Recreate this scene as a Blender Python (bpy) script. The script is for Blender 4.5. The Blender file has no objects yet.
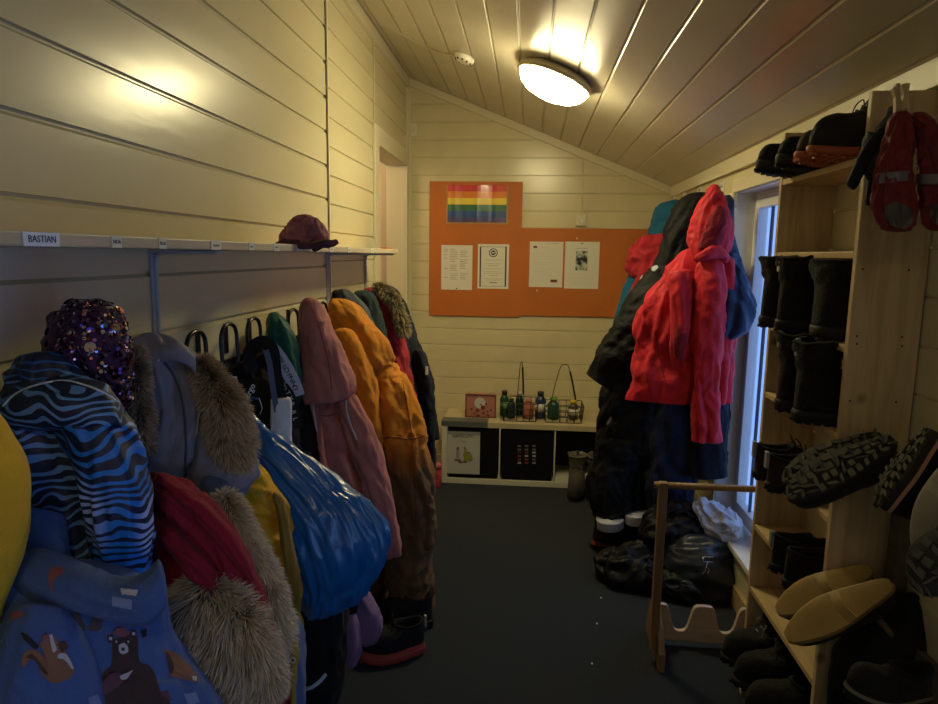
LAMP = 60.0; LAMP2 = 13.0; EXPO = 0.08; SKY = 1.3
import bpy, math, random
from mathutils import Vector, Matrix, noise
from mathutils.bvhtree import BVHTree
R = random.Random(7)
SC = bpy.context.scene
COL = SC.collection
PI = math.pi

# ---------------------------------------------------------------- camera
F = 662.0; H = 1.5
_Y = Vector((61, -96, 662)).normalized()
_D = Vector((-63, 4528, 662)); _D = (_D - _Y * _D.dot(_Y)).normalized()
_X = _D.cross(_Y)
CM = Matrix((_X, _Y, -_D))              # camera (right, down, forward) -> world
def ray(px, py): return CM @ Vector((px - 469, py - 352, F))
def at(px, py, y=None, x=None, z=None):
    """point of the room seen at a photo position, on the plane y=, x= or z="""
    r = ray(px, py)
    t = y / r.y if y is not None else x / r.x if x is not None else (z - H) / r.z
    return r * t + Vector((0, 0, H))
cam = bpy.data.cameras.new('camera'); co = bpy.data.objects.new('camera', cam); COL.objects.link(co)
cam.sensor_width = 36; cam.lens = F / 938 * 36; cam.clip_start = .02
right = CM @ Vector((1, 0, 0)); up = CM @ Vector((0, -1, 0)); back = CM @ Vector((0, 0, -1))
mw = Matrix((right, up, back)).transposed().to_4x4(); mw.translation = (0, 0, H)
co.matrix_world = mw
SC.camera = co

# ---------------------------------------------------------------- materials
MATS = {}
def mat(name, col=(.5, .5, .5), rough=.6, metal=0, bump=0, bs=60, var=0, vs=6, coat=0, sheen=0, alpha=1, emit=None, es=1, spec=.5, stretch=(1, 1, 1)):
    if name in MATS: return MATS[name]
    m = bpy.data.materials.new(name); m.use_nodes = True; nt = m.node_tree; b = nt.nodes['Principled BSDF']
    b.inputs['Base Color'].default_value = (*col, 1); b.inputs['Roughness'].default_value = rough
    b.inputs['Metallic'].default_value = metal; b.inputs['Coat Weight'].default_value = coat; b.inputs['Coat Roughness'].default_value = .15
    b.inputs['Sheen Weight'].default_value = sheen; b.inputs['Alpha'].default_value = alpha
    b.inputs['Specular IOR Level'].default_value = spec
    if emit: b.inputs['Emission Color'].default_value = (*emit, 1); b.inputs['Emission Strength'].default_value = es
    tc = nt.nodes.new('ShaderNodeTexCoord'); mp = nt.nodes.new('ShaderNodeMapping'); mp.inputs['Scale'].default_value = stretch
    nt.links.new(tc.outputs['Object'], mp.inputs[0])
    if bump:
        n = nt.nodes.new('ShaderNodeTexNoise'); n.inputs['Scale'].default_value = bs; n.inputs['Detail'].default_value = 4
        bp = nt.nodes.new('ShaderNodeBump'); bp.inputs['Strength'].default_value = bump; bp.inputs['Distance'].default_value = .01
        nt.links.new(mp.outputs[0], n.inputs['Vector']); nt.links.new(n.outputs['Fac'], bp.inputs['Height']); nt.links.new(bp.outputs[0], b.inputs['Normal'])
    if var:
        n2 = nt.nodes.new('ShaderNodeTexNoise'); n2.inputs['Scale'].default_value = vs; n2.inputs['Detail'].default_value = 5
        r = nt.nodes.new('ShaderNodeValToRGB')
        r.color_ramp.elements[0].position = .3; r.color_ramp.elements[1].position = .7
        r.color_ramp.elements[0].color = (*[max(0, c * (1 - var)) for c in col], 1); r.color_ramp.elements[1].color = (*[min(1, c * (1 + var)) for c in col], 1)
        nt.links.new(mp.outputs[0], n2.inputs['Vector']); nt.links.new(n2.outputs['Fac'], r.inputs[0]); nt.links.new(r.outputs[0], b.inputs['Base Color'])
    MATS[name] = m; return m
def nodes(m): return m.node_tree, m.node_tree.nodes['Principled BSDF']
def cloth(name, col, rough=.85, bump=.25, bs=220, var=.12, vs=9, sheen=.06, wr=.22, **k):
    if name in MATS: return MATS[name]
    m = mat(name, col, rough, bump=bump, bs=bs, var=var, vs=vs, sheen=sheen, spec=k.pop('spec', .25), **k); nt, b = nodes(m)
    bp = b.inputs['Normal'].links[0].from_node; tc = [n for n in nt.nodes if n.type == 'TEX_COORD'][0]
    n = nt.nodes.new('ShaderNodeTexNoise'); n.inputs['Scale'].default_value = 13; n.inputs['Detail'].default_value = 3; n.inputs['Distortion'].default_value = 1.6
    b2 = nt.nodes.new('ShaderNodeBump'); b2.inputs['Strength'].default_value = wr; b2.inputs['Distance'].default_value = .03
    nt.links.new(tc.outputs['Object'], n.inputs['Vector']); nt.links.new(n.outputs['Fac'], b2.inputs['Height']); nt.links.new(b2.outputs[0], bp.inputs['Normal'])
    return m

def wood(name, col, dark, rough=.5, axis='Z', scale=3., knots=True):
    if name in MATS: return MATS[name]
    m = mat(name, col, rough); nt, b = nodes(m)
    tc = nt.nodes.new('ShaderNodeTexCoord'); mp = nt.nodes.new('ShaderNodeMapping')
    mp.inputs['Scale'].default_value = {'Z': (scale * 6, scale * 6, scale * .5), 'Y': (scale * 6, scale * .5, scale * 6), 'X': (scale * .5, scale * 6, scale * 6)}[axis]
    n = nt.nodes.new('ShaderNodeTexNoise'); n.inputs['Scale'].default_value = 2.2; n.inputs['Detail'].default_value = 6; n.inputs['Distortion'].default_value = .6
    r = nt.nodes.new('ShaderNodeValToRGB'); r.color_ramp.elements[0].position = .32; r.color_ramp.elements[1].position = .62
    r.color_ramp.elements[0].color = (*dark, 1); r.color_ramp.elements[1].color = (*col, 1)
    nt.links.new(tc.outputs['Object'], mp.inputs[0]); nt.links.new(mp.outputs[0], n.inputs['Vector']); nt.links.new(n.outputs['Fac'], r.inputs[0])
    if knots:
        v = nt.nodes.new('ShaderNodeTexVoronoi'); v.inputs['Scale'].default_value = 6.5
        mr = nt.nodes.new('ShaderNodeValToRGB'); mr.color_ramp.elements[0].position = .05; mr.color_ramp.elements[1].position = .13
        mr.color_ramp.elements[0].color = (.45, .4, .35, 1); mr.color_ramp.elements[1].color = (1, 1, 1, 1)
        mx = nt.nodes.new('ShaderNodeMix'); mx.data_type = 'RGBA'; mx.blend_type = 'MULTIPLY'; mx.inputs[0].default_value = 1
        nt.links.new(tc.outputs['Object'], v.inputs['Vector']); nt.links.new(v.outputs['Distance'], mr.inputs[0])
        nt.links.new(r.outputs[0], mx.inputs[6]); nt.links.new(mr.outputs[0], mx.inputs[7]); nt.links.new(mx.outputs[2], b.inputs['Base Color'])
    else: nt.links.new(r.outputs[0], b.inputs['Base Color'])
    bp = nt.nodes.new('ShaderNodeBump'); bp.inputs['Strength'].default_value = .15; bp.inputs['Distance'].default_value = .003
    nt.links.new(n.outputs['Fac'], bp.inputs['Height']); nt.links.new(bp.outputs[0], b.inputs['Normal'])
    return m

# ---------------------------------------------------------------- objects
def link(name, me, parent=None, mats=(), loc=None):
    o = bpy.data.objects.new(name, me); COL.objects.link(o)
    for m in mats: me.materials.append(m)
    if parent is not None:
        o.parent = parent
        o.matrix_parent_inverse = parent.matrix_basis.inverted()
    return o
def mesh(name, vs, fs, m, parent=None, smooth=True, idx=None, bevel=0, origin=None):
    me = bpy.data.meshes.new(name)
    if parent is None and origin is None and vs:
        xs = [v[0] for v in vs]; ys = [v[1] for v in vs]; zs = [v[2] for v in vs]
        origin = Vector(((min(xs) + max(xs)) / 2, (min(ys) + max(ys)) / 2, min(zs)))
    if origin is not None and parent is None:
        vs = [Vector(v) - origin for v in vs]
    me.from_pydata([tuple(v) for v in vs], [], fs)
    o = link(name, me, parent, m if isinstance(m, (list, tuple)) else [m])
    if origin is not None and parent is None: o.location = origin
    if idx: me.polygons.foreach_set('material_index', idx)
    if smooth: me.polygons.foreach_set('use_smooth', [True] * len(me.polygons))
    me.update()
    if bevel:
        b = o.modifiers.new('bevel', 'BEVEL'); b.width = bevel; b.segments = 2; b.limit_method = 'ANGLE'
    return o
def struct(o): o['kind'] = 'structure'; return o
def tag(o, label, cat, group=None, kind=None):
    o['label'] = label; o['category'] = cat
    if group: o['group'] = group
    if kind: o['kind'] = kind
    return o
def thing(name, loc, label, cat, group=None):
    o = bpy.data.objects.new(name, None); COL.objects.link(o); o.location = loc; o.empty_display_size = .05
    return tag(o, label, cat, group)
def copytree(o, mtx=None, parent=None, label=None):
    c = o.copy(); COL.objects.link(c)
    if parent: c.parent = parent; c.matrix_parent_inverse = o.matrix_parent_inverse.copy()
    elif mtx is not None: c.matrix_basis = mtx
    if label: c['label'] = label
    for ch in o.children: copytree(ch, parent=c)
    return c
class MB:
    def __init__(s): s.v = []; s.f = []; s.i = []
    def box(s, a, b, mi=0):
        x0, y0, z0 = a; x1, y1, z1 = b; k = len(s.v)
        s.v += [Vector(p) for p in ((x0, y0, z0), (x1, y0, z0), (x1, y1, z0), (x0, y1, z0), (x0, y0, z1), (x1, y0, z1), (x1, y1, z1), (x0, y1, z1))]
        for q in ((0, 3, 2, 1), (4, 5, 6, 7), (0, 1, 5, 4), (1, 2, 6, 5), (2, 3, 7, 6), (3, 0, 4, 7)): s.f.append([k + t for t in q]); s.i.append(mi)
        return s
    def quad(s, a, b, c, d, mi=0):
        k = len(s.v); s.v += [Vector(p) for p in (a, b, c, d)]; s.f.append([k, k + 1, k + 2, k + 3]); s.i.append(mi); return s
    def disc(s, c, n, r, seg=8, mi=0, r2=None):
        n = Vector(n).normalized(); u = n.orthogonal().normalized(); w = n.cross(u); k = len(s.v); c = Vector(c)
        s.v += [c + u * r * math.cos(2 * PI * i / seg) + w * (r2 or r) * math.sin(2 * PI * i / seg) for i in range(seg)]
        s.f.append(list(range(k, k + seg))); s.i.append(mi); return s
    def tube(s, pts, r, seg=8, mi=0, caps=True):
        pts = [Vector(p) for p in pts]; n = len(pts); k = len(s.v)
        t0 = (pts[1] - pts[0]).normalized(); u = t0.orthogonal().normalized()
        for i, p in enumerate(pts):
            t = (pts[min(i + 1, n - 1)] - pts[max(i - 1, 0)]).normalized()
            u = (u - t * u.dot(t)).normalized(); w = t.cross(u); rr = r[i] if isinstance(r, (list, tuple)) else r
            for j in range(seg):
                a = 2 * PI * j / seg; s.v.append(p + (u * math.cos(a) + w * math.sin(a)) * rr)
        for i in range(n - 1):
            for j in range(seg):
                a = k + i * seg + j; b = k + i * seg + (j + 1) % seg; s.f.append([a, b, b + seg, a + seg]); s.i.append(mi)
        if caps:
            s.f.append([k + j for j in range(seg)][::-1]); s.f.append([k + (n - 1) * seg + j for j in range(seg)]); s.i += [mi, mi]
        return s
    def lathe(s, prof, c=(0, 0, 0), seg=20, mi=0, sx=1, sy=1):
        k = len(s.v); c = Vector(c)
        for (r, z) in prof:
            for j in range(seg):
                a = 2 * PI * j / seg; s.v.append(c + Vector((r * math.cos(a) * sx, r * math.sin(a) * sy, z)))
        for i in range(len(prof) - 1):
            for j in range(seg):
                a = k + i * seg + j; b = k + i * seg + (j + 1) % seg; s.f.append([a, b, b + seg, a + seg]); s.i.append(mi)
        s.f.append([k + j for j in range(seg)][::-1]); s.f.append([k + (len(prof) - 1) * seg + j for j in range(seg)]); s.i += [mi, mi]
        return s
    def prism(s, outline, n, h, mi=0):
        """outline: list of world points (ccw seen from n); extruded by -n*h"""
        k = len(s.v); m = len(outline); n = Vector(n)
        s.v += [Vector(p) for p in outline] + [Vector(p) - n * h for p in outline]
        s.f.append([k + i for i in range(m)]); s.f.append([k + m + i for i in range(m)][::-1]); s.i += [mi, mi]
        for i in range(m):
            j = (i + 1) % m; s.f.append([k + i, k + m + i, k + m + j, k + j]); s.i.append(mi)
        return s
    def xf(s, M): s.v = [M @ v for v in s.v]; return s
    def build(s, name, m, parent=None, smooth=False, bevel=0):
        return mesh(name, s.v, s.f, m, parent, smooth, s.i if isinstance(m, (list, tuple)) else None, bevel)
def crv(pts, n=12):
    pts = [Vector(p) for p in pts]; out = []
    P = [pts[0]] + pts + [pts[-1]]
    for i in range(1, len(P) - 2):
        for k in range(n):
            t = k / n; a, b, c, d = P[i - 1], P[i], P[i + 1], P[i + 2]
            out.append(.5 * ((2 * b) + (c - a) * t + (2 * a - 5 * b + 4 * c - d) * t * t + (3 * b - a - 3 * c + d) * t ** 3))
    out.append(pts[-1]); return out
def text_mesh(name, s, size, M, m, parent, align='CENTER', ext=0.0006):
    cu = bpy.data.curves.new(name, 'FONT'); cu.body = s; cu.size = size; cu.align_x = align; cu.align_y = 'CENTER'; cu.extrude = ext; cu.resolution_u = 2
    t = bpy.data.objects.new(name, cu); COL.objects.link(t)
    dg = bpy.context.evaluated_depsgraph_get(); dg.update()
    me = bpy.data.meshes.new_from_object(t.evaluated_get(dg)); bpy.data.objects.remove(t)
    vs = [M @ v.co for v in me.vertices]; fs = [list(p.vertices) for p in me.polygons]
    return mesh(name, vs, fs, m, parent, False)

# ---------------------------------------------------------------- soft things
class Soft: pass
def loft(name, m, secs, parent=None, seed=0, fold=.012, ff=26, fl=3.2, crump=.004, cf=30, NU=72, NV=90, top='round', end='round', power=2.3, bias=0, smooth_k=True):
    """A soft volume: every section is (x1,y1,x2,y2,depth,half thickness); its two ends are seen at those photo positions."""
    C = []; A = []; T = []
    for s in secs:
        d = s[4]; d1, d2 = d if isinstance(d, tuple) else (d, d)
        c0 = at((s[0] + s[2]) / 2, (s[1] + s[3]) / 2, y=(d1 + d2) / 2); vn = Vector((c0.x, c0.y, 0)).normalized(); E = []
        for qx, qy in ((s[0], s[1]), (s[2], s[3])):      # section lies across the line of sight, thickness along it
            r_ = ray(qx, qy); E.append(r_ * (vn.dot(c0) / vn.dot(r_)) + Vector((0, 0, H)))
        C.append((E[0] + E[1]) / 2); A.append((E[1] - E[0]) / 2); T.append(s[5])
    K = len(secs)
    def cr(L, t):
        i = min(int(t), K - 2); f = t - i
        a, b, c, d = L[max(i - 1, 0)], L[i], L[i + 1], L[min(i + 2, K - 1)]
        return .5 * ((2 * b) + (c - a) * f + (2 * a - 5 * b + 4 * c - d) * f * f + (3 * b - a - 3 * c + d) * f ** 3)
    rings = []; ctr = []; L = 0; prev = None; nrm = []
    ts = [(K - 1) * i / (NV - 1) for i in range(NV)]
    off = Vector((seed * 7.31, seed * 3.7, seed * 1.9)); nf = max(2, min(9, round(sum(a_.length for a_ in A) / K * 4 / .15 / 1)))
    for i, t in enumerate(ts):
        c = cr(C, t); a = cr(A, t); th = max(.004, cr(T, t))
        tan = (cr(C, min(t + .05, K - 1)) - cr(C, max(t - .05, 0)))
        tan = tan.normalized() if tan.length > 1e-6 else Vector((0, 0, -1))
        b = tan.cross(a)
        b = b.normalized() if b.length > 1e-6 else Vector((0, -1, 0))
        if b.dot(Vector((c.x, c.y, 0))) > 0: b = -b
        if prev is not None: L += (c - prev).length
        prev = c; v = i / (NV - 1)
        sc = 1
        R_ = a.length
        if top == 'round': sc *= min(1, math.sqrt(max(0, 1 - (1 - min(1, v / .07)) ** 2))) * .97 + .03
        if end == 'round': sc *= min(1, math.sqrt(max(0, 1 - (1 - min(1, (1 - v) / .06)) ** 2))) * .97 + .03
        ring = []
        for j in range(NU):
            an = 2 * PI * j / NU; ca, sa = math.cos(an), math.sin(an)
            e = 2 / power
            x = math.copysign(abs(ca) ** e, ca); y = math.copysign(abs(sa) ** e, sa)
            d = (a.normalized() * ca * R_ + b * sa * th); dn = (a.normalized() * ca * th + b * sa * R_)
            dn = dn.normalized() if dn.length > 1e-9 else b
            q = Vector((x * R_ * ff, y * th * ff, L * fl)) + off
            w = noise.noise(Vector((x * R_ * 5, y * th * 5, L * 4)) + off * 2) * 1.2
            n1 = noise.noise(q + Vector((w, w, 0))); rid = 1 - 2.2 * abs(n1)
            q2 = Vector((x * R_ * cf, y * th * cf, L * cf * .55)) + off * 3
            n2 = 1 - 2.5 * abs(noise.noise(q2 + Vector((w, 0, w)) * 2))
            q3 = Vector((x * R_ * 11, y * th * 11, L * 9)) + off * 5
            n3 = noise.noise(q3)
            edge = .35 + .65 * min(1, v * 9)
            sw = math.sin(an * nf + 2.6 * noise.noise(Vector((L * 3.1, seed, .5))) * 2 + 1.3 * math.sin(an * 2 + seed))
            sw = (1 - abs(sw) ** .8 * 2) * -1
            disp = (fold * .75 * sw * (.25 + .75 * v) + fold * .8 * (rid - .45) + crump * 1.3 * (n2 - .35) + fold * .8 * n3) * edge * min(1, .25 + th * 18)
            ring.append(c + (a.normalized() * x * R_ + b * y * th) * sc + dn * disp * min(1, sc * 1.2))
        rings.append(ring)
    vs = []; fs = []
    for r in rings: vs += r
    for i in range(NV - 1):
        for j in range(NU):
            k = i * NU + j; k2 = i * NU + (j + 1) % NU
            fs.append([k, k2, k2 + NU, k + NU])
    def cap(base, ring_c, order):
        vs.append(ring_c); kk = len(vs) - 1
        for j in range(NU):
            p, q = base + j, base + (j + 1) % NU
            fs.append([p, q, kk] if order else [q, p, kk])
    cap(0, sum(rings[0], Vector()) / NU, False)
    lastb = (NV - 1) * NU; cl = sum(rings[-1], Vector()) / NU
    if end == 'open':
        tn = (cl - sum(rings[-4], Vector()) / NU).normalized(); base = lastb
        for (sc_, dp) in ((.93, .003), (.86, -.004), (.8, -.03), (.7, -.07)):
            nb = len(vs); vs.extend([cl + (p - cl) * sc_ + tn * dp for p in rings[-1]])
            for j in range(NU):
                a_, b_ = base + j, base + (j + 1) % NU; fs.append([a_, b_, nb + (j + 1) % NU, nb + j])
            base = nb
        cap(base, cl - tn * .08, True)
    else: cap(lastb, cl, True)
    o = mesh(name, vs, fs, m, parent)
    me = o.data; uv = me.uv_layers.new(name='UVMap')
    cache = {}
    for pl in me.polygons:
        for li, vi in zip(pl.loop_indices, pl.vertices):
            if vi < NV * NU:
                i, j = divmod(vi, NU); uv.data[li].uv = (j / NU, i / (NV - 1) * L)
    # faces must point outwards
    r = rings[NV // 2]; cc = sum(r, Vector()) / NU
    fc = fs[(NV // 2) * NU]; base = [vs[k] for k in fc]; nn = (base[1] - base[0]).cross(base[3] - base[0])
    if nn.dot(base[0] - cc) < 0:
        me.flip_normals(); sgn = -1
    else: sgn = 1
    s = Soft(); s.o = o; s.rings = rings; s.vs = vs; s.fs = fs; s.NU = NU; s.NV = NV; s.sgn = sgn; s.bvh = BVHTree.FromPolygons(vs, fs); s.parent = parent if parent is not None else o
    return s
def hit(s, px, py, lift=.0015):
    r = ray(px, py).normalized(); h = s.bvh.ray_cast(Vector((0, 0, H)), r)
    if h[0] is None: return None
    return h[0] - r * lift
def inpoly(x, y, P):
    c = False; j = len(P) - 1
    for i in range(len(P)):
        if (P[i][1] > y) != (P[j][1] > y) and x < (P[j][0] - P[i][0]) * (y - P[i][1]) / (P[j][1] - P[i][1]) + P[i][0]: c = not c
        j = i
    return c
def decal(name, s, polys, m, step=.8, lift=.0015, smoothp=True):
    """prints lying on the cloth: [(polygon, material index)], later ones on top"""
    vs = []; fs = []; idx = []
    for pi, (P, mi) in enumerate(polys):
        if smoothp and len(P) > 4:
            PP = [Vector((a, b, 0)) for a, b in P]; PP = crv(PP + [PP[0]], 4); P = [(p.x, p.y) for p in PP]
        xs = [p[0] for p in P]; ys = [p[1] for p in P]; grid = {}
        def g(i, j):
            if (i, j) not in grid:
                h = hit(s, min(xs) + i * step, min(ys) + j * step, lift + pi * .0004)
                if h is None: grid[(i, j)] = None
                else: vs.append(h); grid[(i, j)] = len(vs) - 1
            return grid[(i, j)]
        for i in range(int((max(xs) - min(xs)) / step) + 2):
            for j in range(int((max(ys) - min(ys)) / step) + 2):
                if inpoly(min(xs) + (i + .5) * step, min(ys) + (j + .5) * step, P):
                    q = [g(i, j), g(i + 1, j), g(i + 1, j + 1), g(i, j + 1)]
                    if None not in q and max((vs[q[0]] - vs[q[2]]).length, (vs[q[1]] - vs[q[3]]).length) < .02: fs.append(q); idx.append(mi)
    if not fs: return None
    return mesh(name, vs, fs, m, s.o, True, idx)
def seam(name, s, pts, m, r=.0015, n=10):
    P = [Vector((a, b, 0)) for a, b in pts]; out = []
    for p in crv(P, n):
        h = hit(s, p.x, p.y, .001)
        if h is not None and (not out or (h - out[-1]).length < .06): out.append(h)
    if len(out) < 2: return None
    b = MB(); b.tube(out, r, 6); return b.build(name, m, s.o, True)
def fur(name, s, m, n=4500, ln=.03, parent=None, droop=.6, comb=Vector((0, -.2, -.6)), v0=0, v1=1, w=.0011):
    vs = []; fs = []; uvs = []
    rg = random.Random(n)
    for k in range(n):
        i = int((v0 + rg.random() * (v1 - v0)) * (s.NV - 2)); j = rg.randrange(s.NU)
        p = s.rings[i][j]; q = s.rings[i][(j + 1) % s.NU]; r_ = s.rings[min(i + 1, s.NV - 1)][j]
        nn = (q - p).cross(r_ - p) * s.sgn
        if nn.length < 1e-12: continue
        nn.normalize(); p = p + (q - p) * rg.random() + (r_ - p) * rg.random()
        cl = noise.noise_vector(p * 22) * .75
        d = (nn + comb * droop + cl + Vector((rg.gauss(0, .13), rg.gauss(0, .13), rg.gauss(0, .13)))).normalized()
        l = ln * (.6 + .6 * rg.random()); sd = d.cross(Vector((rg.random() - .5, rg.random() - .5, rg.random() - .5))).normalized() * w
        k0 = len(vs); pp = p - nn * .003
        g = Vector((0, 0, -1)) * droop * .35
        for st, ww in ((0, 1), (.4, .9), (.75, .6)):
            c = pp + d * l * st + g * l * st * st; vs += [c - sd * ww, c + sd * ww]
        vs.append(pp + d * l + g * l)
        fs += [[k0, k0 + 1, k0 + 3, k0 + 2], [k0 + 2, k0 + 3, k0 + 5, k0 + 4], [k0 + 4, k0 + 5, k0 + 6]]
    o = mesh(name, vs, fs, m, parent if parent is not None else s.o)
    o['kind'] = 'stuff'
    at_ = o.data.attributes.new('tip', 'FLOAT', 'POINT')
    nb = len(vs) // 7; at_.data.foreach_set('value', [0, 0, .4, .4, .75, .75, 1] * nb)
    return o
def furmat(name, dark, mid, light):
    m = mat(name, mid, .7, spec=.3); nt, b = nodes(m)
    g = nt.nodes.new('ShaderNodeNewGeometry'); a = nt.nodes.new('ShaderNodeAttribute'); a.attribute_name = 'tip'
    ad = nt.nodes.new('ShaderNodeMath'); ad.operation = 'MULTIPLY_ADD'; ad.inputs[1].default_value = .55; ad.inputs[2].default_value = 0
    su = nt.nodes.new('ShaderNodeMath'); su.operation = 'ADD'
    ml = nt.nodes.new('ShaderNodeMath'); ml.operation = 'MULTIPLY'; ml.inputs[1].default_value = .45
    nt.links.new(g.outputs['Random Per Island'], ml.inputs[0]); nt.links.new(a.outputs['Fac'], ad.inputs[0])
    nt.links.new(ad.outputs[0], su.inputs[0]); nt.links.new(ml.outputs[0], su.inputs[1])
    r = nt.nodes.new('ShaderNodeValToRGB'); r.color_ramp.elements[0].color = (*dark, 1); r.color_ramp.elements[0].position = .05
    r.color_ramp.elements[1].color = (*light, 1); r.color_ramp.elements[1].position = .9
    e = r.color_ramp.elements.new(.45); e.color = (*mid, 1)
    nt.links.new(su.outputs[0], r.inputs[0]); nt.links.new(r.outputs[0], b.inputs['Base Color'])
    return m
# ================================================================ ROOM
XL, XR, YF, YB = -.853, .935, 4.6, -1.3
def ceilz(x): return 2.676 - .401 * (x - XL)
M_wall = mat('cream_painted_boards', (.65, .585, .37), .25, bump=.1, bs=14, var=.05, vs=5, stretch=(1, .25, 1))
M_ceil = mat('pale_painted_ceiling', (.62, .57, .44), .27, bump=.05, bs=20, var=.04, vs=4)
M_trim = mat('cream_trim', (.66, .60, .42), .4)
M_white = mat('white_paint', (.72, .70, .62), .4)
M_black = mat('black_steel', (.006, .006, .007), .25)
def boards(mb, o, along, upv, nrm, L, h0, h1, pitch, phase, gw=.005, gd=.006, vee=False):
    """one sheet of boarding with real grooves; phase is a height on which a groove lies"""
    o, along, upv, nrm = map(Vector, (o, along, upv, nrm)); prof = [(h0, 0)]
    k = math.ceil((h0 - phase + gw) / pitch)
    while phase + k * pitch < h1 - gw:
        g = phase + k * pitch
        if vee: prof += [(g - gw, 0), (g - gw * .5, -gd), (g - gw * .1, -gd), (g + gw, 0)]; k += 1; continue
        prof += [(g - gw * 1.6, 0), (g - gw * .5, -gd), (g + gw * .5, -gd), (g + gw * .5, 0)]; k += 1
    prof.append((h1, 0)); k0 = len(mb.v)
    for (a, d) in prof:
        p = o + upv * a + nrm * d; mb.v += [p, p + along * L]
    for i in range(len(prof) - 1):
        q = k0 + 2 * i; mb.f.append([q, q + 1, q + 3, q + 2]); mb.i.append(0)
def sheet(name, parts, m, back=None, thick=.04):
    mb = MB()
    for p in parts: boards(mb, *p)
    if back: 
        for a, b in back: mb.box(a, b)
    return struct(mb.build(name, m))
# floor
M_floor = mat('dark_blue_grey_carpet', (.018, .026, .040), .95, bump=.9, bs=420, var=.5, vs=300)
struct(MB().box((-2, YB, -.1), (1.3, 4.75, 0)).build('floor', M_floor))
# left wall: near section to Y 2.78, far section to the door
sheet('wall_left', [((XL, YB, 0), (0, 1, 0), (0, 0, 1), (1, 0, 0), 2.775 - YB, 0, 2.676, .137, 1.726, .007, .009),
                    ((XL, 2.785, 0), (0, 1, 0), (0, 0, 1), (1, 0, 0), .865, 0, 2.676, .1185, 1.59),
                    ((XL, 3.65, 0), (0, 1, 0), (0, 0, 1), (1, 0, 0), .95, 2.17, 2.676, .1185, 1.59)], M_wall,
      [((XL - .1, YB, 0), (XL - .012, 3.66, 2.75)), ((XL - .1, 3.66, 2.17), (XL - .012, 4.7, 2.75))])
struct(MB().box((XL, 2.786, .0), (XL + .006, 2.80, 2.66)).build('trim_1', M_trim))
struct(MB().box((XL, 3.60, 0), (XL + .015, 3.70, 2.19)).box((XL, 4.53, 0), (XL + .015, 4.6, 2.19)).box((XL, 3.70, 2.09), (XL + .015, 4.53, 2.19))
       .box((XL - .13, 3.66, 0), (XL, 3.70, 2.09)).box((XL - .13, 4.53, 0), (XL, 4.56, 2.09)).box((XL - .13, 3.70, 2.09), (XL, 4.53, 2.12)).build('trim_2', M_trim, bevel=.003))
# room beyond the door opening
M_hall = mat('hall_plaster', (.66, .55, .38), .7)
struct(MB().box((-1.9, 4.6, 0), (XL - .1, 4.7, 2.4)).box((-2, 3.3, 0), (-1.9, 4.7, 2.4)).box((-2, 3.2, 0), (XL - .1, 3.3, 2.4)).box((-2, 3.2, 2.4), (XL - .1, 4.7, 2.45)).build('wall_hall', M_hall))
hl = bpy.data.lights.new('hall_lamp', 'POINT'); hl.energy = 9; hl.color = (1, .8, .5); hl.shadow_soft_size = .12; ho = bpy.data.objects.new('hall_lamp', hl); COL.objects.link(ho); ho.location = (-1.45, 4.0, 2.15)
# far wall, right wall, near wall
mb = MB(); boards(mb, (XL, YF, 0), (1, 0, 0), (0, 0, 1), (0, -1, 0), XR - XL, 0, 2.676, .1165, 1.457)
# cut by slope: clamp heights under the ceiling
mb.box((XL - .05, YF + .012, 0), (XR + .05, YF + .1, 2.72)); struct(mb.build('wall_far', M_wall))
WY0, WY1, WZ0, WZ1 = 2.42, 3.2, .26, 1.80
NB = (-.95, .45, .10, 1.80)
sheet('wall_right', [((XR, NB[1], 0), (0, 1, 0), (0, 0, 1), (-1, 0, 0), WY0 - .06 - NB[1], 0, 1.96, .117, 1.535),
                     ((XR, WY1 + .04, 0), (0, 1, 0), (0, 0, 1), (-1, 0, 0), YF - WY1 - .04, 0, 1.70, .117, 1.535)], M_wall,
      [((XR + .012, NB[1], 0), (XR + .139, WY0 - .071, 1.985)), ((XR, YB, 0), (XR + .14, NB[0], 1.99)), ((XR, NB[0] + .001, 0), (XR + .14, NB[1] - .001, NB[2])), ((XR, NB[0] + .001, NB[3]), (XR + .14, NB[1] - .001, 1.99)), ((XR + .012, WY1 + .041, 0), (XR + .139, YF + .1, 1.985)),
       ((XR, WY0 - .07, 0), (XR + .14, WY1 + .04, WZ0)), ((XR, WY0 - .07, WZ1), (XR + .14, WY1 + .04, 1.99)),
       ((XR, WY0 - .07, WZ0), (XR + .14, WY0, WZ1)), ((XR, WY1, WZ0), (XR + .14, WY1 + .04, WZ1)),
       ((XR, WY1 + .04, 1.70), (XR + .011, YF, 1.99))])
# near wall; the second window is in the right wall, beside and behind the photographer
struct(MB().box((XL - .1, YB - .1, 0), (XR + .14, YB, 2.8)).build('wall_near', M_wall))
# ceiling: boards run along the room, sloping down to the right
cu = Vector((1, 0, -.401)).normalized(); cn = Vector((-.401, 0, -1)).normalized(); cl_ = (XR - XL) / cu.x
mb = MB(); boards(mb, (XL, YB, 2.676), (0, 1, 0), cu, cn, YF - YB, -.02, cl_ + .02, .1315, .06, .0065, .006, True)
k = len(mb.v); e0 = Vector((XL, 0, 2.676)) - cu * .15 - cn * .012; e1 = Vector((XL, 0, 2.676)) + cu * (cl_ + .2) - cn * .012
mb.prism([e0 + Vector((0, YB - .1, 0)), e1 + Vector((0, YB - .1, 0)), e1 + Vector((0, YF + .1, 0)), e0 + Vector((0, YF + .1, 0))], cn, .06)
struct(mb.build('ceiling', M_ceil))
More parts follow.
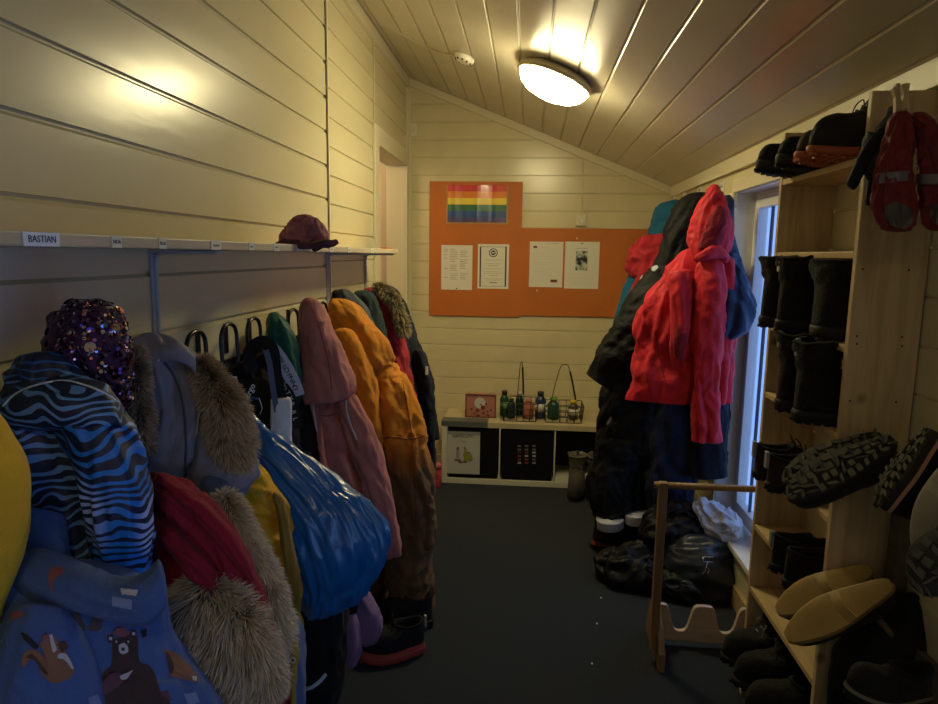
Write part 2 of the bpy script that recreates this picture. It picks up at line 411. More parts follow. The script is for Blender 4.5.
# trims under the ceiling
def slopebar(y0, y1, h, d0=0):
    a0 = Vector((XL, y0, 2.676)); a1 = Vector((XR, y0, ceilz(XR))); mb = MB()
    mb.prism([a0, a0 - Vector((0, 0, h)), a1 - Vector((0, 0, h)), a1], (0, -1, 0), y1 - y0); return mb
struct(slopebar(YF - .02, YF, .052).build('trim_3', M_trim, bevel=.002))
zr = ceilz(XR)
struct(MB().box((XR - .022, YB, zr - .062), (XR, YF - .02, zr + .004)).build('trim_4', M_trim, bevel=.002))
struct(MB().box((XL, YB, 2.60), (XL + .022, YF - .02, 2.664)).build('trim_5', M_trim, bevel=.002))
struct(MB().box((XL, YF - .014, 0), (XL + .03, YF, 2.62)).box((XL, 4.56, 2.19), (XL + .012, YF, 2.6)).build('trim_6', M_trim))
struct(MB().box((XL, YB, 0), (XL + .015, 3.60, .07)).build('baseboard_left', M_trim))
struct(MB().box((XL + .03, YF - .015, 0), (XR, YF, .07)).build('baseboard_far', M_trim))
struct(MB().box((XR - .015, YB, 0), (XR, YF - .02, .09)).build('baseboard_right', wood('bare_pine_base', (.5, .36, .2), (.38, .25, .13), axis='Y')))
# window: casing, reveal, sash, glass, sill
M_frame = mat('white_window_paint', (.74, .73, .70), .35)
w = struct(MB().box((XR - .012, WY0 - .07, WZ1), (XR, WY1 + .035, WZ1 + .055)).box((XR - .012, WY1, WZ0), (XR, WY1 + .035, WZ1)).box((XR - .012, WY0 - .07, WZ0), (XR, WY0, WZ1)).build('window_1', M_trim, bevel=.002))
def bars(x0, x1, y0, y1, z0, z1, t):
    return MB().box((x0, y0, z0), (x1, y0 + t, z1)).box((x0, y1 - t, z0), (x1, y1, z1)).box((x0, y0 + t, z0), (x1, y1 - t, z0 + t)).box((x0, y0 + t, z1 - t), (x1, y1 - t, z1))
MB().box((XR - .001, WY1 - .004, WZ0), (XR + .085, WY1 + .001, WZ1 - .004)).box((XR - .001, WY0, WZ1 - .004), (XR + .085, WY1 + .001, WZ1 + .001)).build('window_lining', M_frame, w)
bars(XR + .085, XR + .135, WY0 + .0005, WY1 - .0005, WZ0 + .02, WZ1 - .0005, .032).build('window_frame', M_frame, w, bevel=.003)
bars(XR + .075, XR + .115, WY0 + .036, WY1 - .036, WZ0 + .056, WZ1 - .036, .04).build('window_sash', M_frame, w, bevel=.003)
gm = bpy.data.materials.new('clear_glass'); gm.use_nodes = True; nt = gm.node_tree; nt.nodes.clear()
out = nt.nodes.new('ShaderNodeOutputMaterial'); mx = nt.nodes.new('ShaderNodeMixShader'); lw = nt.nodes.new('ShaderNodeLayerWeight'); lw.inputs[0].default_value = .5; fr = nt.nodes.new('ShaderNodeMath'); fr.operation = 'POWER'; fr.inputs[1].default_value = 5; tr = nt.nodes.new('ShaderNodeBsdfTransparent'); gl = nt.nodes.new('ShaderNodeBsdfGlossy')
gl.inputs['Roughness'].default_value = .02
nt.links.new(lw.outputs['Facing'], fr.inputs[0])
nt.links.new(fr.outputs[0], mx.inputs[0]); nt.links.new(tr.outputs[0], mx.inputs[1]); nt.links.new(gl.outputs[0], mx.inputs[2]); nt.links.new(mx.outputs[0], out.inputs[0])
MB().box((XR + .092, WY0 + .07, WZ0 + .09), (XR + .098, WY1 - .07, WZ1 - .07)).build('window_glass', gm, w)
MB().box((XR + .088, WY1 - .211, WZ0 + .09), (XR + .101, WY1 - .204, WZ1 - .07)).build('window_gasket', mat('dark_gasket', (.05, .07, .12), .6), w)
MB().box((XR - .03, WY0 - .02, WZ0 - .022), (XR + .12, WY1 + .02, WZ0 + .004)).build('window_sill', M_frame, w, bevel=.004)
dm = MB(); t = .09; x0, x1, z0, z1 = NB
dm = bars(XR + .05, XR + .09, x0 + .002, x1 - .002, z0 + .002, z1 - .002, t)
w2 = struct(dm.build('window_2', M_frame))
MB().box((XR + .068, x0 + t, z0 + t), (XR + .073, x1 - t, z1 - t)).build('window_glass', gm, w2)
# daylight: sky through the two windows, sampled through portals
wd = bpy.data.worlds.new('sky'); SC.world = wd; wd.use_nodes = True
bg = wd.node_tree.nodes['Background']; bg.inputs[0].default_value = (.27, .47, 1.0, 1); bg.inputs[1].default_value = SKY
def portal(loc, rot, sx, sy):
    l = bpy.data.lights.new('sky_portal', 'AREA'); l.shape = 'RECTANGLE'; l.size = sx; l.size_y = sy; l.cycles.is_portal = True
    o = bpy.data.objects.new('sky_portal', l); COL.objects.link(o); o.location = loc; o.rotation_euler = rot
portal((XR + .145, (WY0 + WY1) / 2, (WZ0 + WZ1) / 2), (0, PI / 2, 0), WZ1 - WZ0, WY1 - WY0)
portal((XR + .145, (x0 + x1) / 2, (z0 + z1) / 2), (0, PI / 2, 0), z1 - z0, x1 - x0)

# ---------------------------------------------------------------- ceiling lamp
def ceilframe(x, y):
    M = Matrix((Vector((0, 1, 0)), cu, Vector((0, 1, 0)).cross(cu))).transposed().to_4x4()
    if (M.to_3x3() @ Vector((0, 0, 1))).z > 0: M = Matrix((cu, Vector((0, 1, 0)), cu.cross(Vector((0, 1, 0))))).transposed().to_4x4()
    M.translation = Vector((x, y, ceilz(x))); return M
LX, LY = .10, 3.06
Mc = ceilframe(LX, LY)
if (Mc.to_3x3() @ Vector((0, 0, 1))).z > 0: print('WARN lamp frame')
lamp = thing('ceiling_lamp', (LX, LY, ceilz(LX)), 'round white glowing ceiling lamp with a broad rim on the sloping ceiling', 'ceiling lamp')
def xmb(mb): return mb.xf(Mc)
xmb(MB().lathe([(.09, 0), (.15, .003), (.168, .016), (.172, .026), (.170, .040), (.162, .044), (.158, .038)], seg=48)).build('rim', mat('lamp_rim_white', (.42, .36, .22), .4), lamp, True)
xmb(MB().lathe([(.158, .042), (.156, .056), (.142, .078), (.112, .098), (.065, .112), (.01, .117)], seg=48)).build('lamp_shade', mat('lit_lamp_glass', (.9, .85, .7), .5, emit=(1.0, .86, .46), es=LAMP), lamp, True)
mb = MB()
for a in (.6, 2.2, 3.9, 5.4): mb.box((.164 * math.cos(a) - .005, .164 * math.sin(a) - .005, .03), (.164 * math.cos(a) + .005, .164 * math.sin(a) + .005, .052))
xmb(mb).build('clip', M_white, lamp)
M2 = Matrix.Translation((0, -3.75, 0)); l2 = copytree(lamp, M2 @ lamp.matrix_basis, label='second round ceiling lamp nearer the entrance, behind the photographer')
for ch in l2.children:
    ch.data = ch.data.copy()
    if ch.name.startswith('lamp_shade'): ch.data.materials[0] = mat('dim_lamp_glass', (.9, .85, .7), .5, emit=(1.0, .80, .46), es=LAMP2)
# smoke detector
Ms = ceilframe(-.345, 3.43)
sd = thing('smoke_detector', Ms.translation, 'small round white smoke detector on the ceiling left of the lamp', 'smoke detector')
MB().lathe([(.05, 0), (.052, .008), (.048, .02), (.038, .03), (.03, .032)], seg=28).xf(Ms).build('housing', mat('detector_plastic', (.75, .72, .62), .45), sd, True)
mb = MB()
for i in range(10): a = i * .628; mb.box((.04 * math.cos(a) - .004, .04 * math.sin(a) - .004, .018), (.04 * math.cos(a) + .004, .04 * math.sin(a) + .004, .031))
mb.xf(Ms).build('vent', M_black, sd)
# cables
def ceilpt(px, py, d=.004):
    r = ray(px, py); t = (2.676 - H + .401 * XL * -1 * -1 if False else (ceilz(0) - H)) / (r.z + .401 * r.x); return r * t + Vector((0, 0, H)) + cn * d
pts = [at(374, 120, x=XL + .005), at(374, 60, x=XL + .005), at(373, 30, x=XL + .005)] + crv([ceilpt(376, 22), ceilpt(395, 30), ceilpt(430, 48), ceilpt(456, 56)], 6)
tag(MB().tube(pts[:3] , .004, 6).build('cable', M_trim, None, True), 'thin cream cable running up the left wall beside the door frame', 'cable')
tag(MB().tube(pts[3:], .0025, 6).build('cable', M_trim, None, True), 'thin cable along the ceiling to the smoke detector', 'cable')
tag(MB().tube([at(411, 85, y=YF - .005), at(410, 124, y=YF - .005)], .004, 6).build('cable', M_trim, None, True), 'short cream cable in the far left corner above the light switch', 'cable')
tag(MB().tube([at(583, 150, y=YF - .004), at(582, 215, y=YF - .004)], .003, 6).build('cable', M_trim, None, True), 'thin vertical cable above the thermostat on the far wall', 'cable')
# switch and thermostat
sw = thing('light_switch', at(412, 136, y=YF), 'square cream light switch in the far left corner', 'light switch')
a = at(408, 124, y=YF); b = at(417, 136, y=YF)
MB().box((a.x, YF - .012, b.z), (b.x, YF, a.z)).build('cover_plate', M_white, sw, bevel=.003)
c = (a + b) / 2; MB().box((c.x - .016, YF - .018, c.z - .02), (c.x + .016, YF - .011, c.z + .02)).build('rocker', M_trim, sw, bevel=.002)
th = thing('thermostat', at(580, 227, y=YF), 'small cream thermostat box with dial above the wide orange pinboard', 'thermostat')
a = at(575.5, 214, y=YF); b = at(586, 226, y=YF)
MB().box((a.x, YF - .03, b.z), (b.x, YF, a.z)).build('housing', M_trim, th, bevel=.003)
MB().lathe([(.018, 0), (.018, .008), (.014, .012)], seg=18).xf(Matrix.Translation(((a.x + b.x) / 2 + .008, YF - .03, (a.z + b.z) / 2 - .01)) @ Matrix.Rotation(PI / 2, 4, 'X')).build('dial', M_white, th, True)

# ---------------------------------------------------------------- pinboards and papers
M_or = mat('orange_board', (.52, .145, .018), .6, bump=.15, bs=90, var=.08, vs=3)
M_ordge = mat('orange_board_edge', (.36, .10, .015), .7)
YP = YF - .016
def wallbox(x0, y0, x1, y1, d0, d1):
    a = at(x0, y0, y=YF); b = at(x1, y1, y=YF); return (a.x, YF - d1, b.z), (b.x, YF - d0, a.z)
bA = tag(MB().box(*wallbox(430, 181.5, 519.5, 317, .001, .016)).build('pinboard', M_or, bevel=.002), 'tall orange pinboard with the rainbow flag on it', 'pinboard')
bB = tag(MB().box(*wallbox(521.5, 228, 650, 318, .001, .016)).build('pinboard', M_or, bevel=.002), 'wide orange pinboard right of the tall one', 'pinboard')
M_paper = mat('white_paper', (.72, .70, .62), .6)
M_ink = mat('black_print', (.03, .03, .035), .7); M_grey = mat('grey_print', (.25, .25, .24), .7)
def face_on(x0, y0, x1, y1, lift, base=YP):
    a = at(x0, y0, y=base); b = at(x1, y1, y=base); y = base - lift
    return [(a.x, y, b.z), (b.x, y, b.z), (b.x, y, a.z), (a.x, y, a.z)]
def sheet_thing(name, x0, y0, x1, y1, label, cat, group=None, d=.0012, m=None, base=YP):
    a = at(x0, y0, y=base); b = at(x1, y1, y=base)
    t_ = thing(name, ((a.x + b.x) / 2, base, b.z), label, cat, group)
    MB().box((a.x, base - d - .0006, b.z), (b.x, base - .0006, a.z)).build('paper', m or M_paper, t_); return t_
# rainbow
fl = thing('rainbow_flag', at(477, 224, y=YP), 'laminated rainbow flag poster at the top of the tall orange pinboard', 'poster')
cols = [('red', (.62, .045, .05)), ('orange', (.75, .22, .03)), ('yellow', (.8, .6, .06)), ('green', (.02, .14, .07)), ('blue', (.012, .07, .28)), ('violet', (.06, .05, .20))]
a = at(446.5, 185, y=YP); b = at(508, 224.5, y=YP); mb = MB(); mats = []
for i, (n_, c_) in enumerate(cols):
    mats.append(mat('flag_' + n_, c_, .22, coat=1)); z1_ = a.z + (b.z - a.z) * i / 6; z0_ = a.z + (b.z - a.z) * (i + 1) / 6
    if i == 5: z0_ = b.z + .012
    N = 16
    for k in range(N):
        for (xx0, xx1) in ((a.x + .012 + (b.x - a.x - .024) * k / N, a.x + .012 + (b.x - a.x - .024) * (k + 1) / N),):
            f = lambda x: .012 + .005 * math.sin((x - a.x) * 16) + .004 * math.sin((x - a.x) * 31 + 1)
            mb.quad((xx0, YP - f(xx0), z0_), (xx1, YP - f(xx1), z0_), (xx1, YP - f(xx1), z1_), (xx0, YP - f(xx0), z1_), i)
mb.build('printed_flag', mats, fl, True)
lam = mat('laminate_border', (.55, .30, .12), .12, coat=1)
MB().box((a.x, YP - .002, b.z), (b.x, YP - .0006, a.z)).build('laminate', lam, fl)
# paper 1: table
p1 = sheet_thing('notice_sheet', 441.5, 245, 472, 290, 'white notice sheet of three columns of small print, left on the tall pinboard', 'notice')
mb = MB(); rr = random.Random(3)
for c0, c1 in ((444, 448.5), (450, 458), (460, 468)):
    y = 249.0
    while y < 280:
        if rr.random() < (.45 if c0 == 444 else .88): mb.quad(*face_on(c0, y, c0 + (c1 - c0) * (.6 + .4 * rr.random()), y + .55, .002))
        y += 1.75
mb.build('print', M_grey, p1)
MB().disc(at(456.5, 288.5, y=YP - .003), (0, -1, 0), .005).build('pin', M_ink, p1)
p2 = sheet_thing('certificate_sheet', 478, 244, 508.3, 289, 'framed-border notice with a round black emblem, right on the tall pinboard', 'notice')
mb = MB()
for q in ((480, 246.5, 506, 247.2), (480, 286, 506, 286.7), (480, 246.5, 480.7, 286.7), (505.4, 246.5, 506, 286.7)): mb.quad(*face_on(*q, .002))
for i, (y, wd_) in enumerate(((259.6, 9), (263.5, 8.5), (265.5, 5), (268.5, 9.5), (271.5, 10.5), (273.2, 10), (275.3, 4), (278.5, 10.5), (279.8, 7))): mb.quad(*face_on(493 - wd_, y, 493 + wd_, y + .55, .002), 1)
mb.quad(*face_on(489.5, 282.2, 497, 283, .002))
mb.build('print', [M_ink, M_grey], p2)
c = at(493.3, 252.8, y=YP)
mb = MB().disc((c.x, YP - .0022, c.z), (0, -1, 0), .030, 28, 0).disc((c.x, YP - .0026, c.z), (0, -1, 0), .024, 28, 1).disc((c.x, YP - .003, c.z), (0, -1, 0), .018, 6, 0)
mb.quad((c.x - .01, YP - .0034, c.z - .004), (c.x + .01, YP - .0034, c.z - .004), (c.x + .01, YP - .0034, c.z + .004), (c.x - .01, YP - .0034, c.z + .004), 1)
mb.build('emblem', [M_ink, M_paper], p2)
p3 = sheet_thing('letter_sheet', 530, 241.5, 562, 287.5, 'white letter of plain lines with small orange marks, left on the wide pinboard', 'notice')
mb = MB(); y = 247.0
while y < 279:
    if rr.random() < .9: mb.quad(*face_on(533, y, 533 + 25 * (.55 + .45 * rr.random()), y + .4, .002), 0)
    y += 1.9
for q in ((533.5, 245.8, 537, 248),): mb.quad(*face_on(*q, .003), 1)
mb.quad(*face_on(550.5, 279.5, 557, 282.5, .003), 1)
mb.quad(*face_on(551.5, 243.3, 559, 243.9, .002), 0)
mb.build('print', [mat('faint_print', (.45, .45, .4), .7), mat('rust_mark', (.16, .05, .02), .6)], p3)
p4 = sheet_thing('photo_notice', 565.5, 241.5, 598, 289, 'white notice with a small dark portrait-format picture, right on the wide pinboard', 'notice')
M_pic = mat('print_picture', (.25, .27, .25), .5); nt, b_ = nodes(M_pic)
n = nt.nodes.new('ShaderNodeTexNoise'); n.inputs['Scale'].default_value = 26; n.inputs['Detail'].default_value = 3
r = nt.nodes.new('ShaderNodeValToRGB'); r.color_ramp.elements[0].position = .42; r.color_ramp.elements[1].position = .58; r.color_ramp.elements[0].color = (.01, .012, .014, 1); r.color_ramp.elements[1].color = (.5, .55, .5, 1)
tc = nt.nodes.new('ShaderNodeTexCoord'); nt.links.new(tc.outputs['Object'], n.inputs[0]); nt.links.new(n.outputs[0], r.inputs[0]); nt.links.new(r.outputs[0], b_.inputs['Base Color'])
MB().quad(*face_on(576, 251, 587, 270.5, .003)).build('picture', M_pic, p4)
mb = MB(); mb.quad(*face_on(575.5, 248, 588, 248.8, .003))
for i in range(10): mb.quad(*face_on(570, 273 + i * 1.4, 586 + 8 * rr.random(), 273.4 + i * 1.4, .002))
mb.build('print', MATS['faint_print'], p4)
MB().disc(at(582, 243.5, y=YP - .004), (0, -1, 0), .005).build('pin', M_ink, p4)
for i, (x, y, lb) in enumerate(((577, 238.5, 'white round pin above the picture notice'), (537, 290.5, 'tiny white pin just below the letter on the wide pinboard'))):
    tag(MB().lathe([(.006, 0), (.006, .004), (.004, .006)], seg=10).xf(Matrix.Translation(at(x, y, y=YP)) @ Matrix.Rotation(PI / 2, 4, 'X')).build('push_pin', M_white, None, True), lb, 'pin')

# ---------------------------------------------------------------- low cubby bench
BX0, BX1, BY0, BY1, BH = -.546, .925, 4.2, 4.585, .42
bench = thing('cubby_bench', ((BX0 + BX1) / 2, 4.39, 0), 'low white four-cell cubby unit against the far wall', 'shelf unit')
M_bw = mat('white_laminate', (.62, .60, .50), .4)
MB().box((BX0, BY0, 0), (BX0 + .036, BY1, BH - .036)).box((BX1 - .036, BY0, 0), (BX1, BY1, BH - .036)).box((BX0 + .036, BY0, 0), (BX1 - .036, BY1, .036)).build('frame', M_bw, bench, bevel=.002)
MB().box((BX0, BY0, BH - .036), (BX1, BY1, BH)).build('top_board', mat('worn_cream_top', (.50, .43, .27), .5, var=.1, vs=8), bench, bevel=.002)
pitch = (BX1 - BX0 - .036) / 4
for i in (1, 2, 3): MB().box((BX0 + .009 + pitch * i + .009, BY0 + .002, .036), (BX0 + .027 + pitch * i, BY1 - .01, BH - .036)).build('divider', M_bw, bench)
MB().box((BX0 + .04, BY1 - .012, .036), (BX1 - .04, BY1 - .004, BH - .036)).build('back_panel', mat('dark_back', (.012, .011, .01), .8), bench)
MB().box((BX0 - .004, BY0 - .004, BH - .03), (-.245, BY0 + .1, BH + .004)).build('grey_strip', mat('grey_tape', (.10, .11, .11), .5), bench)
M_ins = mat('black_insert', (.004, .004, .004), .7, spec=.2)
inserts = []
for i, lb in ((0, 'black storage box in the left cubby, white sign on its front'), (1, 'black storage box in the second cubby with three columns of small stickers')):
    x0_ = BX0 + .036 + pitch * i + (.004 if i == 0 else 0); x1_ = BX0 + pitch * (i + 1) + .012
    t_ = thing('storage_box', ((x0_ + x1_) / 2, BY0 + .15, .037), lb, 'storage box')
    MB().box((x0_ + .004, BY0 + .012, .037), (x1_ - .004, BY0 + .34, BH - .045)).build('box_body', M_ins, t_, bevel=.004); inserts.append((t_, x0_, x1_))
M_mus = mat('poster_olive', (.28, .27, .03), .6); M_pur = mat('poster_plum', (.12, .07, .10), .6)
YS = BY0 - .002
sg = thing('paper_sign', at(463, 474, y=YS), 'white paper sign with a drawing of lost items on the left black box', 'sign')
a = at(447.5, 431, y=YS); b = at(479.5, 474.5, y=YS)
mb = MB(); mb.box((a.x, YS - .0012, b.z), (b.x, YS, a.z)); mb.box((a.x + .02, YS, b.z + .02), (a.x + .05, YS + .014, a.z - .02)); mb.build('paper', mat('cool_paper', (.50, .50, .48), .45), sg)
MB().box((a.x, YS - .0016, a.z - .022), (b.x, YS - .0012, a.z)).build('tape', mat('grey_tape_b', (.28, .29, .31), .4), sg)
def tmx(c, s=1): return Matrix.Translation(c) @ Matrix.Rotation(PI / 2, 4, 'X')
c = at(463, 436, y=YS); text_mesh('lettering', 'GJENGLEMT', .028, tmx(Vector((c.x, YS - .002, c.z))), M_ink, sg)
c = at(463, 441.2, y=YS); text_mesh('lettering', 'Tøy', .028, tmx(Vector((c.x, YS - .002, c.z))), M_grey, sg)
mb = MB()
def dq(x0, y0, x1, y1, mi, l=.0022): mb.quad(*face_on(x0, y0, x1, y1, l, YS), mi)
dq(456.3, 449, 459.3, 458.5, 0); dq(456.8, 446.8, 459, 449.5, 1); dq(464, 448.5, 466.2, 461.5, 2, .003); dq(464.2, 446.5, 465.5, 449, 1, .003)
c = at(468, 456.5, y=YS)
mb.disc((c.x, YS - .0024, c.z), (0, -1, 0), .026, 14, 2, .038); dq(454.5, 459, 461, 461, 1); dq(458.5, 461, 463, 463, 1, .003); dq(463.5, 461, 467, 462.8, 1, .003); dq(471, 457, 472.5, 460.5, 1); dq(466, 452, 470.5, 453, 1, .004)
mb.build('drawing', [mat('poster_lilac', (.30, .27, .33), .6), M_pur, M_mus], sg)
t_, x0_, x1_ = inserts[1]; YI = BY0 + .012
sm = [mat('sticker_' + n_, c_, .5) for n_, c_ in (('white', (.42, .42, .42)), ('red', (.22, .04, .04)), ('grey', (.14, .14, .14)), ('dark', (.05, .02, .02)), ('blue', (.25, .27, .40)))]
k = 0
for ci, cx in enumerate((519.3, 526.5, 534)):
    for ri, cy in enumerate((446, 449.5, 452.5, 456, 459.5, 462.8)):
        mi = [[2, 2, 3, 1, 1, 0], [2, 2, 1, 0, 1, 1], [2, 2, 0, 0, 2, 4]][ci][ri]
        MB().quad(*face_on(cx - 1.7, cy - 1, cx + 1.7, cy + 1, .001, YI)).build('sticker', sm[mi], t_)
# things on the bench
pk = thing('tin_case', at(480, 417, y=4.34), 'small pink tin case with a white spot and dark bead drawings on the bench', 'case')
a = at(465.5, 394, y=4.33); b = at(495.5, 418, y=4.33); zb = BH + .001; zt = a.z
M_pk = mat('pink_tin', (.45, .20, .16), .35); M_pk2 = mat('dark_rim', (.16, .04, .03), .35)
MB().box((a.x, 4.33, zb), (b.x, 4.41, zt)).build('case_body', M_pk, pk, bevel=.012)
mb = MB()
for q in ((a.x, b.x, zt - .006, zt), (a.x, b.x, zb, zb + .006), (a.x, a.x + .006, zb, zt), (b.x - .006, b.x, zb, zt)): mb.box((q[0], 4.326, q[2]), (q[1], 4.333, q[3]))
mb.build('rim', M_pk2, pk)
for xx in (a.x + .045, b.x - .045): MB().box((xx - .012, 4.325, zt - .008), (xx + .012, 4.35, zt + .006)).build('clasp', mat('brass_clasp', (.45, .33, .15), .3, metal=.8), pk)
mb = MB(); c = at(480, 403, y=4.329); mb.disc((c.x, 4.3285, c.z), (0, -1, 0), .038, 20, 0)
for i, (x, y, r_) in enumerate(((483, 407.5, .016), (477.5, 410.5, .012), (486, 404, .008), (471.5, 409, .008), (487.5, 411.5, .008), (474.5, 413.5, .008), (483.5, 413, .010), (491, 410, .007), (478, 415.5, .012), (488, 415, .009), (481, 404.5, .006))):
    c = at(x, y, y=4.33); mb.disc((c.x, 4.3275 - i * .0002, c.z), (0, -1, 0), r_, 10, 1)
mb.build('printed_picture', [mat('pale_spot', (.6, .58, .55), .4), M_pk2], pk)
# pink canister on the floor
c = at(436, 486, z=0); c.y = 4.12; c.x += 0.0
cn_ = thing('canister', (c.x, c.y, 0), 'small pink-red patterned canister on the floor left of the white bench', 'canister')
MB().lathe([(.034, 0), (.036, .01), (.036, .12), (.034, .128)], (c.x, c.y, 0), 24).build('can', mat('pink_red_print', (.45, .04, .07), .4, var=.8, vs=60), cn_, True)
MB().lathe([(.037, .126), (.037, .15), (.03, .158)], (c.x, c.y, 0), 24).build('lid', mat('pink_lid', (.55, .12, .18), .4), cn_, True)
# wire baskets
M_wire = mat('black_wire', (.012, .012, .012), .4)
def basket(cx, cy, w_, d_, h_, hang, label, hx, wide=1.12):
    t_ = thing('wire_basket', (cx, cy, BH), label, 'basket', None)
    mb = MB(); z0_ = BH + .003
    def ring(z, s, r_=.0022):
        P = []
        for (sx, sy) in ((-1, -1), (1, -1), (1, 1), (-1, 1)): P.append(Vector((cx + sx * w_ / 2 * s, cy + sy * d_ / 2 * s, z)))
        for i in range(4): mb.tube([P[i], P[(i + 1) % 4]], r_, 5)
    for i in range(4): f = i / 3; ring(z0_ + h_ * f, 1 + (wide - 1) * f, .003 if i == 3 else .0026)
    n = 5
    for i in range(n + 1):
        f = i / n * 2 - 1
        for sy in (-1, 1): mb.tube([(cx + f * w_ / 2, cy + sy * d_ / 2, z0_), (cx + f * w_ / 2 * wide, cy + sy * d_ / 2 * wide, z0_ + h_)], .0024, 5)
        for sx in (-1, 1): mb.tube([(cx + sx * w_ / 2, cy + f * d_ / 2, z0_), (cx + sx * w_ / 2 * wide, cy + f * d_ / 2 * wide, z0_ + h_)], .0018, 5)
        mb.tube([(cx + f * w_ / 2, cy - d_ / 2, z0_), (cx + f * w_ / 2, cy + d_ / 2, z0_)], .0018, 5)
    mb.build('wire_cage', M_wire, t_, True)
    hp = [Vector((cx + a_ * hx[0], cy + a_ * hx[1], z0_ + h_ + hang * f)) for a_, f in ((-1, 0), (-.65, .55), (-.3, .95), (0, 1), (.3, .95), (.65, .55), (1, 0))]
    MB().tube(crv(hp, 5), .0028, 6).build('handle', M_wire, t_, True)
    q = crv(hp, 5)[22:30]; MB().tube(q, .006, 8).build('grip', M_black, t_, True)
    return t_
basket(at(520, 415, y=4.36).x, 4.36, .21, .20, .12, .26, 'left black wire basket of bottles, its handle raised edge-on', (.02, .11))
basket(at(563, 415, y=4.35).x, 4.35, .23, .18, .11, .26, 'right black wire basket on the bench with its handle raised broadside', (.085, .02))
def bottle(px, wpx, z_top, dy, body, cap, label, band=None, jar=False):
    p = at(px, 420, y=4.36 + dy); r_ = wpx / 662 * 4.36 / 2; h_ = z_top
    t_ = thing('bottle', (p.x, 4.36 + dy, BH + .006), label, 'bottle', 'bottles in the wire baskets'); c0 = (p.x, 4.36 + dy, BH + .006)
    MB().lathe([(r_ * .9, 0), (r_, .006), (r_, h_ * .68), (r_ * .7, h_ * .78), (r_ * .5, h_ * .82), (r_ * .5, h_ * .86)], c0, 18).build('bottle_body', body, t_, True)
    MB().lathe([(r_ * .62, h_ * .84), (r_ * .62, h_ * .98), (r_ * .5, h_)], c0, 16).build('cap', cap, t_, True)
    if band: MB().lathe([(r_ * 1.02, h_ * .25), (r_ * 1.02, h_ * .55)], c0, 18).build('label_band', band, t_, True)
g1 = mat('green_plastic', (.008, .055, .025), .3); g2 = mat('dark_bottle', (.006, .025, .02), .25); cw = mat('cap_white', (.55, .55, .5), .4); cd = mat('cap_dark', (.06, .02, .02), .4)
bottle(504, 9, .175, .03, g1, cd, 'green bottle with a dark red cap at the left end of the left basket', mat('pale_green', (.15, .3, .1), .5))
bottle(511, 8, .13, -.02, g2, g1, 'small dark green bottle low in the left basket', None)
bottle(519, 8, .165, .05, g2, cw, 'dark bottle with a grey-white cap in the middle of the left basket')
bottle(528, 11, .13, 0, mat('orange_pink_plastic', (.36, .12, .08), .4), mat('pink_cap', (.55, .2, .18), .4), 'salmon pink bottle in the right part of the left basket')
bottle(540, 11, .18, .01, mat('navy_plastic', (.02, .03, .09), .3), mat('navy_cap', (.03, .035, .07), .3), 'navy bottle with a white figure between the two baskets', cw)
bottle(553, 12, .145, 0, mat('teal_green', (.012, .07, .045), .3), mat('lime_cap', (.18, .35, .05), .4), 'teal bottle with a lime green cap in the right basket')
bottle(573, 10, .13, 0, mat('brown_plastic', (.08, .05, .03), .4), mat('yellow_cap', (.6, .45, .03), .4), 'brown bottle with a yellow cap in the right basket', cw)
# ================================================================ LEFT SHELF, HOOKS
M_sh = wood('shelf_board', (.56, .49, .36), (.46, .38, .27), .5, 'Y', 3, False)
M_tagp = mat('tag_paper', (.75, .82, .95), .5)
M_brk = mat('bracket_grey_white', (.42, .44, .47), .4)
sx0, sx1 = XL, -.672
def zsh(y): return 1.503
s1 = thing('wall_shelf', (-.76, .2, 1.503), 'long near wall shelf with paper name tags along its front edge', 'shelf', 'wall shelves above the coat hooks')
MB().box((XL, -1.1, 1.503), (sx1, 1.590, 1.524)).build('shelf_board', M_sh, s1, bevel=.003)
s2 = thing('wall_shelf', (-.76, 2.4, 1.503), 'far lighter wall shelf carrying the pink knitted hat', 'shelf', 'wall shelves above the coat hooks')
MB().box((XL, 1.594, 1.503), (-.675, 3.39, 1.524)).build('shelf_board', wood('shelf_board_light', (.62, .54, .38), (.52, .43, .29), .5, 'Y', 3, False), s2, bevel=.003)
def nametag(px, w_, text, par, sx, size=.012, h_=.019):
    c = at(px, 240, x=sx); y = c.y; z = 1.5135
    t_ = thing('name_tag', (sx + .001, y, z - h_ / 2), ('longest bluish-white name tag, leftmost on the near shelf edge' if text == 'BASTIAN' else 'small white name tag on the shelf edge'), 'name tag', 'name tags on the shelf edges')
    MB().box((sx, y - w_ / 2, z - h_ / 2), (sx + .0014, y + w_ / 2, z + h_ / 2)).build('tag_paper', M_tagp if text == 'BASTIAN' else M_paper, t_)
    if text == 'SCR': MB().box((sx + .0014, y - w_ * .3, z - .003), (sx + .0017, y + w_ * .3, z + .002)).build('scribble', M_grey, t_)
    elif text:
        Mx = Matrix((Vector((0, 1, 0)), Vector((0, 0, 1)), Vector((1, 0, 0)))).transposed().to_4x4(); Mx.translation = (sx + .0018, y, z)
        text_mesh('lettering', text, size, Mx, M_ink, t_, ext=.0002)
    return t_
tl = []
for px, w_, tx, lb in ((41.5, .068, 'BASTIAN', None), (116, .025, 'NOA', 'square white name tag, second from the left on the near shelf edge'), (162, .024, 'ELLA', 'square white name tag above the first bracket on the near shelf edge'), (215.5, .046, 'SCR', 'wide name tag fourth along the near shelf edge'), (251, .03, 'SCR', 'name tag at the far end of the near shelf')):
    t_ = nametag(px, w_, tx, s1, sx1, .0135 if tx == 'BASTIAN' else .009); 
    if lb: t_['label'] = lb
